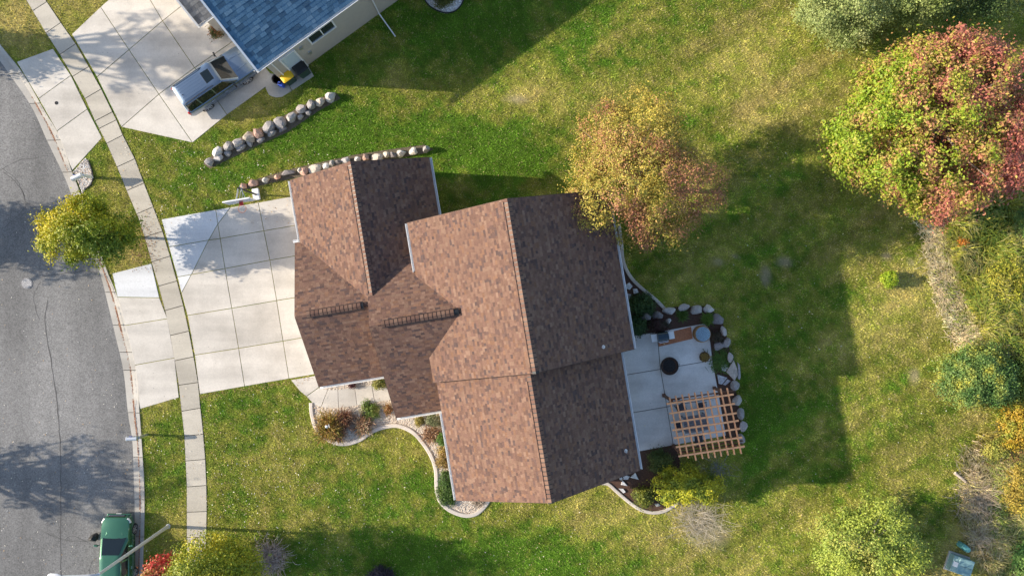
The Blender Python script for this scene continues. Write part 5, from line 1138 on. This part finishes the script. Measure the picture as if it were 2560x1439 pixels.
def tub(px, py):
    b = P(px, py); root = empty('round_bin', (b.x, b.y, .035), 0, 'small round black bin with a blue rim left of the yellow lid', 'bin', 'bins beside the side door')
    m = MB(); m.lathe([(.24, 0), (.30, .62), (.33, .64), (.33, .68), (.29, .68), (.23, .06), (0, .05)], 24); m.build('tub', MAT['black'], parent=root, smooth=40)
    m = MB(); m.lathe([(.275, .36), (.30, .50), (.312, .50), (.287, .36)], 24); m.build('band', MAT['blueplastic'], parent=root, smooth=40)
    m = MB(); m.box((.16, -.27, .3), (.34, .22, .5), R(-20)); m.build('side_box', MAT['blueplastic'], parent=root, bevel=.03)
tub(*up(692, 197, .7))
# ------------------------------------------------------------------ patio
PZ = .043
def at(px, py): p = P(px, py); return (p.x, p.y, PZ)
def mat_():
    poly = [(1643,838),(1727,816),(1731,846),(1647,866)]; pts = [P(*q) for q in poly]; c = sum(pts, Vector())/4
    m = MB(); m.prism([(p.x-c.x, p.y-c.y) for p in pts], 0, .018); m.build('grill_mat', MAT['orange'], loc=(c.x, c.y, PZ), label='rust orange mat under the grill on the patio', cat='mat')
mat_()
def grill():
    b = P(*up(1657, 841, .9)); root = empty('gas_grill', (b.x, b.y, PZ+.02), R(9.4), 'black gas grill with white side shelves on the patio', 'grill')
    m = MB(); m.box((0, 0, .45), (.62, .48, .75)); m.build('cabinet', MAT['blackmetal'], parent=root, bevel=.02)
    n = 10; ring = lambda x: [(x, -.27, .84)] + [(x, -.27*math.cos(R(180*i/n)), .84+.26*math.sin(R(180*i/n))**.8 if 0 < i < n else .84) for i in range(n+1)] + [(x, .27, .84)]
    m = MB(); loft(m, [ring(-.33), ring(.33)]); l = m.build('lid', simple('navy_enamel', (.012, .035, .055), .25, coat=.5), parent=root, smooth=40)
    m = MB(); m.tube([(-.26, -.30, .93), (-.26, -.35, .93), (.26, -.35, .93), (.26, -.30, .93)], .018, 8); m.build('lid_handle', MAT['chrome'], parent=l)
    for s in (-1, 1):
        m = MB(); m.box((s*.53, 0, .84), (.36, .46, .035)); m.build('side_shelf', MAT['white'], parent=root, bevel=.012)
    m = MB(); m.box((0, -.28, .76), (.62, .06, .12)); cp = m.build('control_panel', MAT['steel'], parent=root)
    for i in range(4):
        m = MB(); m.lathe([(.03, 0), (.026, .04)], 10, M=Matrix.Translation((-.22+.145*i, -.31, .76)) @ Matrix.Rotation(R(90), 4, 'X')); m.build('knob', MAT['black'], parent=cp)
    for sx in (-1, 1):
        for sy in (-1, 1):
            m = MB(); m.lathe([(.05, 0), (.05, .05)], 10, (sx*.27, sy*.2, 0)); m.build('caster', MAT['rubber'], parent=root)
grill()
def fire_table():
    b = P(*up(1754, 834, .35)); root = empty('fire_table', (b.x, b.y, PZ), 0, 'round wicker tub with a blue top at the patio corner', 'fire table')
    m = MB(); m.lathe([(.50, 0), (.53, .3), (.50, .58), (.46, .6)], 32); m.build('wicker_body', MAT['wicker'], parent=root, smooth=40)
    m = MB(); m.lathe([(.44, .60), (.45, .64), (.42, .66), (0, .665)], 32); m.build('top', simple('blue_glass_top', (.20, .30, .38), .35, var=.5, scale=18, bump=.6, bscale=30), parent=root, smooth=40)
fire_table()
def fire_pit():
    b = P(*up(1673, 914, .35)); root = empty('fire_pit', (b.x, b.y, PZ), 0, 'dark rusty round fire pit bowl with a spark screen on the patio', 'fire pit')
    m = MB(); m.lathe([(.22, .18), (.42, .26), (.52, .40), (.56, .42), (.56, .44), (.50, .44), (.40, .30), (.2, .24), (0, .23)], 32); m.build('bowl', MAT['rust'], parent=root, smooth=40)
    m = MB(); m.lathe([(.40, .315), (.2, .325), (0, .33)], 24); m.build('ashes', MAT['ash'], parent=root)
    m = MB()
    for i in range(8):
        a = math.pi*i/8; m.tube([(.52*math.cos(a), .52*math.sin(a), .44), (.26*math.cos(a), .26*math.sin(a), .54), (0, 0, .57), (-.26*math.cos(a), -.26*math.sin(a), .54), (-.52*math.cos(a), -.52*math.sin(a), .44)], .009, 5)
    m.tube([(.52*math.cos(t), .52*math.sin(t), .445) for t in [2*math.pi*i/32 for i in range(33)]], .014, 6, cap=False); m.build('spark_screen', MAT['blackmetal'], parent=root)
    for i in range(3):
        a = 2*math.pi*i/3+.4; m = MB(); m.bar((.36*math.cos(a), .36*math.sin(a), .24), (.44*math.cos(a), .44*math.sin(a), 0), .04, .04); m.build('leg', MAT['rust'], parent=root)
    m = MB(); m.tube([(.55, .15, .43), (.62, .12, .43), (.62, .02, .43), (.56, -.02, .43)], .012, 6); m.build('handle', MAT['blackmetal'], parent=root)
fire_pit()
def planter():
    b = P(*up(1760, 891, .2)); root = empty('clay_planter', (b.x, b.y, PZ), 0, 'small brown clay pot with dry plants near the right patio edge', 'planter')
    m = MB(); m.lathe([(.20, 0), (.30, .22), (.32, .25), (.32, .28), (.28, .28), (.25, .22), (0, .21)], 22); m.build('pot', MAT['rust'], parent=root, smooth=40)
    q = np.random.default_rng(5); pos = q.normal(0, 1, (500, 3))*np.array((.12, .12, .05)) + np.array((0, 0, .28)); pos[:60, :2] += np.array((.2, -.03))
    leaf_mesh('plant', pos, q.normal(0, .5, (500, 3))+np.array((0, 0, 1)), np.full(500, .045), jitter(pal_pick([(.30,.17,.04),(.38,.26,.06),(.20,.14,.05)], q.random(500)), q), MAT['leaf'], root)
planter()
def pergola():
    H1 = 2.45; c = P(1745, 1055, 0); root = empty('pergola', (c.x, c.y, 0), 0, 'cedar pergola with open rafters at the lower end of the patio', 'pergola')
    Z = lambda x, y, h: P(1640 + x/6.854, 950 + y/6.854, h) - c
    raf = [((230,290),(437,1300)),((335,265),(553,1330)),((445,245),(685,1370)),((560,230),(800,1340)),((660,210),(905,1330)),((775,195),(1015,1320)),((885,185),(1120,1300)),((995,160),(1235,1280)),((1105,140),(1345,1270)),((1215,130),(1460,1255))]
    hs = 2.44; hr = 2.52; hb = 2.27
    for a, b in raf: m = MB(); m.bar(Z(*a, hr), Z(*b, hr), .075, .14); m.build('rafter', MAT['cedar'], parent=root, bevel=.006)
    for a, b in [((180,405),(1330,240)),((225,570),(1350,400)),((255,725),(1385,560)),((280,855),(1415,690)),((305,990),(1440,825)),((340,1145),(1475,975)),((385,1300),(1520,1130))]:
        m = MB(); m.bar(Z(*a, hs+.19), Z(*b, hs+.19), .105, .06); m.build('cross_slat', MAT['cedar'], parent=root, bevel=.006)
    for a, b in [((205,360),(1320,205)),((365,1215),(1490,1060))]:
        for k in (-.09, .09): m = MB(); o = Vector((0, k, 0)); m.bar(Z(*a, hb)+o, Z(*b, hb)+o, .045, .2); m.build('beam', MAT['cedardark'], parent=root, bevel=.006)
    for x, y in ((1659,987),(1785,969),(1683,1113),(1810,1094)):
        p = P(x, y) - c; m = MB(); m.box((p.x, p.y, 1.17), (.14, .14, 2.34), R(9.4)); po = m.build('post', MAT['cedardark'], parent=root, bevel=.008)
        m = MB(); m.box((p.x, p.y, .1), (.2, .2, .2), R(9.4)); m.build('post_base', MAT['cedardark'], parent=po)
    m = MB()
    for x, y, dx, dy in ((1659,987,1,0),(1683,1113,1,0),(1785,969,-1,0),(1810,1094,-1,0)):
        p = P(x, y) - c; e = Vector((math.cos(R(9.4)), math.sin(R(9.4)), 0))*dx; m.bar(p+Vector((0,0,1.75)), p+e*.5+Vector((0,0,2.2)), .08, .08)
    m.build('knee_braces', MAT['cedardark'], parent=root)
pergola()
def chair(px, py, rz, label):
    x, y, z = at(px, py); root = empty('patio_chair', (x, y, z), rz, label, 'chair', 'chairs under the pergola')
    m = MB(); m.box((0, 0, .42), (.48, .5, .06)); m.build('seat', MAT['cushion'], parent=root, bevel=.02)
    m = MB(); m.box(None, (.05, .5, .5), M=Matrix.Translation((-.26, 0, .68)) @ Matrix.Rotation(R(-12), 4, 'Y')); m.build('backrest', MAT['cushion'], parent=root, bevel=.02)
    for sx in (-1, 1):
        for sy in (-1, 1): m = MB(); m.box((sx*.22, sy*.23, .2), (.035, .035, .4)); m.build('leg', MAT['blackmetal'], parent=root)
    for sy in (-1, 1): m = MB(); m.tube([(-.25, sy*.27, .45), (-.22, sy*.27, .64), (.2, sy*.27, .64), (.22, sy*.27, .40)], .018, 6); m.build('armrest', MAT['blackmetal'], parent=root)
MAT['cushion'] = simple('charcoal_fabric', (.06, .065, .08), .9, var=.2)
def table():
    x, y, z = at(1732, 1052); root = empty('patio_table', (x, y, z), R(9.4), 'dark slatted table beneath the pergola rafters', 'table')
    for i in range(7): m = MB(); m.box((0, -.45+.15*i, .72), (1.5, .13, .035)); m.build('table_slat', MAT['tabletop'], parent=root, bevel=.006)
    m = MB(); m.box((0, 0, .67), (1.36, .9, .05)); m.build('apron', MAT['blackmetal'], parent=root)
    for sx in (-1, 1):
        for sy in (-1, 1): m = MB(); m.box((sx*.66, sy*.42, .33), (.06, .06, .66)); m.build('leg', MAT['blackmetal'], parent=root)
MAT['tabletop'] = simple('grey_table', (.16, .165, .18), .6, var=.2)
table()
chair(1697, 1016, R(-60), 'dark chair at the upper left under the pergola'); chair(1748, 1012, R(-85), 'dark chair above the table under the pergola')
chair(1693, 1062, R(10), 'dark chair left of the table under the pergola'); chair(1742, 1093, R(95), 'dark chair below the table under the pergola')
# ------------------------------------------------------------------ small ground furniture
def cabinet():
    c = P(2390, 1405); root = empty('utility_box', (c.x, c.y, 0), R(-18), 'larger grey green utility box at the lower right edge', 'utility box')
    m = MB(); m.box((0, 0, .05), (1.35, 1.2, .14)); m.build('pad', MAT['conc_gutter'], parent=root)
    m = MB(); sec = [(-.62, .1), (.62, .1), (.62, .72), (-.30, .76), (-.60, .55)]
    vs = [(x, -.5, z) for x, z in sec] + [(x, .5, z) for x, z in sec]; m.add(vs, [(0,1,2,3,4),(9,8,7,6,5)] + [(i, (i+1) % 5, 5+(i+1) % 5, 5+i) for i in range(5)]); bd = m.build('cabinet', MAT['utility'], parent=root, bevel=.02)
    m = MB(); m.box(None, (.26, .30, .008), M=Matrix.Translation((-.455, 0, .665)) @ Matrix.Rotation(R(-35), 4, 'Y')); m.build('notice_plate', MAT['white'], parent=bd)
    m = MB(); m.box((.16, 0, .752), (.9, .012, .012)); m.build('lid_seam', MAT['black'], parent=bd)
cabinet()
b = P(2402, 1362); root = empty('utility_pedestal', (b.x, b.y, 0), R(-40), 'small rounded teal utility pedestal above the larger box', 'utility box')
m = MB(); loft(m, [rrect(-.30, .30, .17, .17, .12, 0), rrect(-.30, .30, .17, .17, .12, .5), rrect(-.26, .26, .14, .14, .12, .62), rrect(-.12, .12, .06, .06, .05, .66)]); m.build('shell', simple('teal_paint', (.10, .30, .28), .5, var=.2), parent=root, smooth=40)
m = MB(); m.box((.302, 0, .3), (.02, .16, .3)); m.build('latch_plate', MAT['steel'], parent=root)
def manhole():
    b = P(65, 708); root = empty('manhole_cover', (b.x, b.y, ROAD_Z+.004), 0, 'round pale iron manhole cover in the asphalt street', 'manhole cover')
    m = MB(); m.lathe([(.36, 0), (.36, .012), (.32, .014), (0, .014)], 28); m.build('ring', MAT['iron'], parent=root)
    m = MB(); r = random.Random(2)
    for i in range(-4, 5):
        for j in range(-4, 5):
            x, y = i*.066+(j % 2)*.033, j*.06
            if math.hypot(x, y) < .29: m.box((x, y, .019), (.05, .028, .012), R(45 if (i+j) % 2 else -45))
    m.build('tread', MAT['ironpale'], parent=root)
MAT['iron'] = simple('cast_iron', (.20, .20, .21), .7, metal=.3, var=.2); MAT['ironpale'] = simple('worn_iron', (.55, .55, .56), .6, metal=.3, var=.2)
manhole()
b = P(142, 258); m = MB(); m.lathe([(.11, 0), (.11, .012), (.08, .014), (.075, .006), (0, .006)], 18); m.build('cleanout_cap', MAT['blackmetal'], loc=(b.x, b.y, .03), label='small dark round cap in the upper driveway apron', cat='drain cap')
b = P(827, 1058); root = empty('garden_ornament', (b.x, b.y, 0), R(20), 'small grey ornament standing in the large rusty grass', 'ornament')
m = MB(); m.tube([(0,0,0),(0,0,1.0)], .012, 6); m.build('stake', MAT['steel'], parent=root)
m = MB(); m.lathe([(.0, .95), (.09, .98), (.10, 1.03), (.05, 1.08), (0, 1.09)], 12); m.build('head', MAT['steel'], parent=root, smooth=40)
m = MB(); m.box((.16, 0, 1.05), (.03, .20, .03)); m.build('wing', MAT['white'], parent=root)
b = P(1552, 1194); m = MB(); m.lathe([(.09,0),(.09,.12),(.07,.13),(.06,.05),(0,.05)], 14); m.build('drain_pipe_end', MAT['white'], loc=(b.x, b.y, .02), label='white round drain pipe end in the mulch at the roof corner', cat='drain pipe', smooth=40)
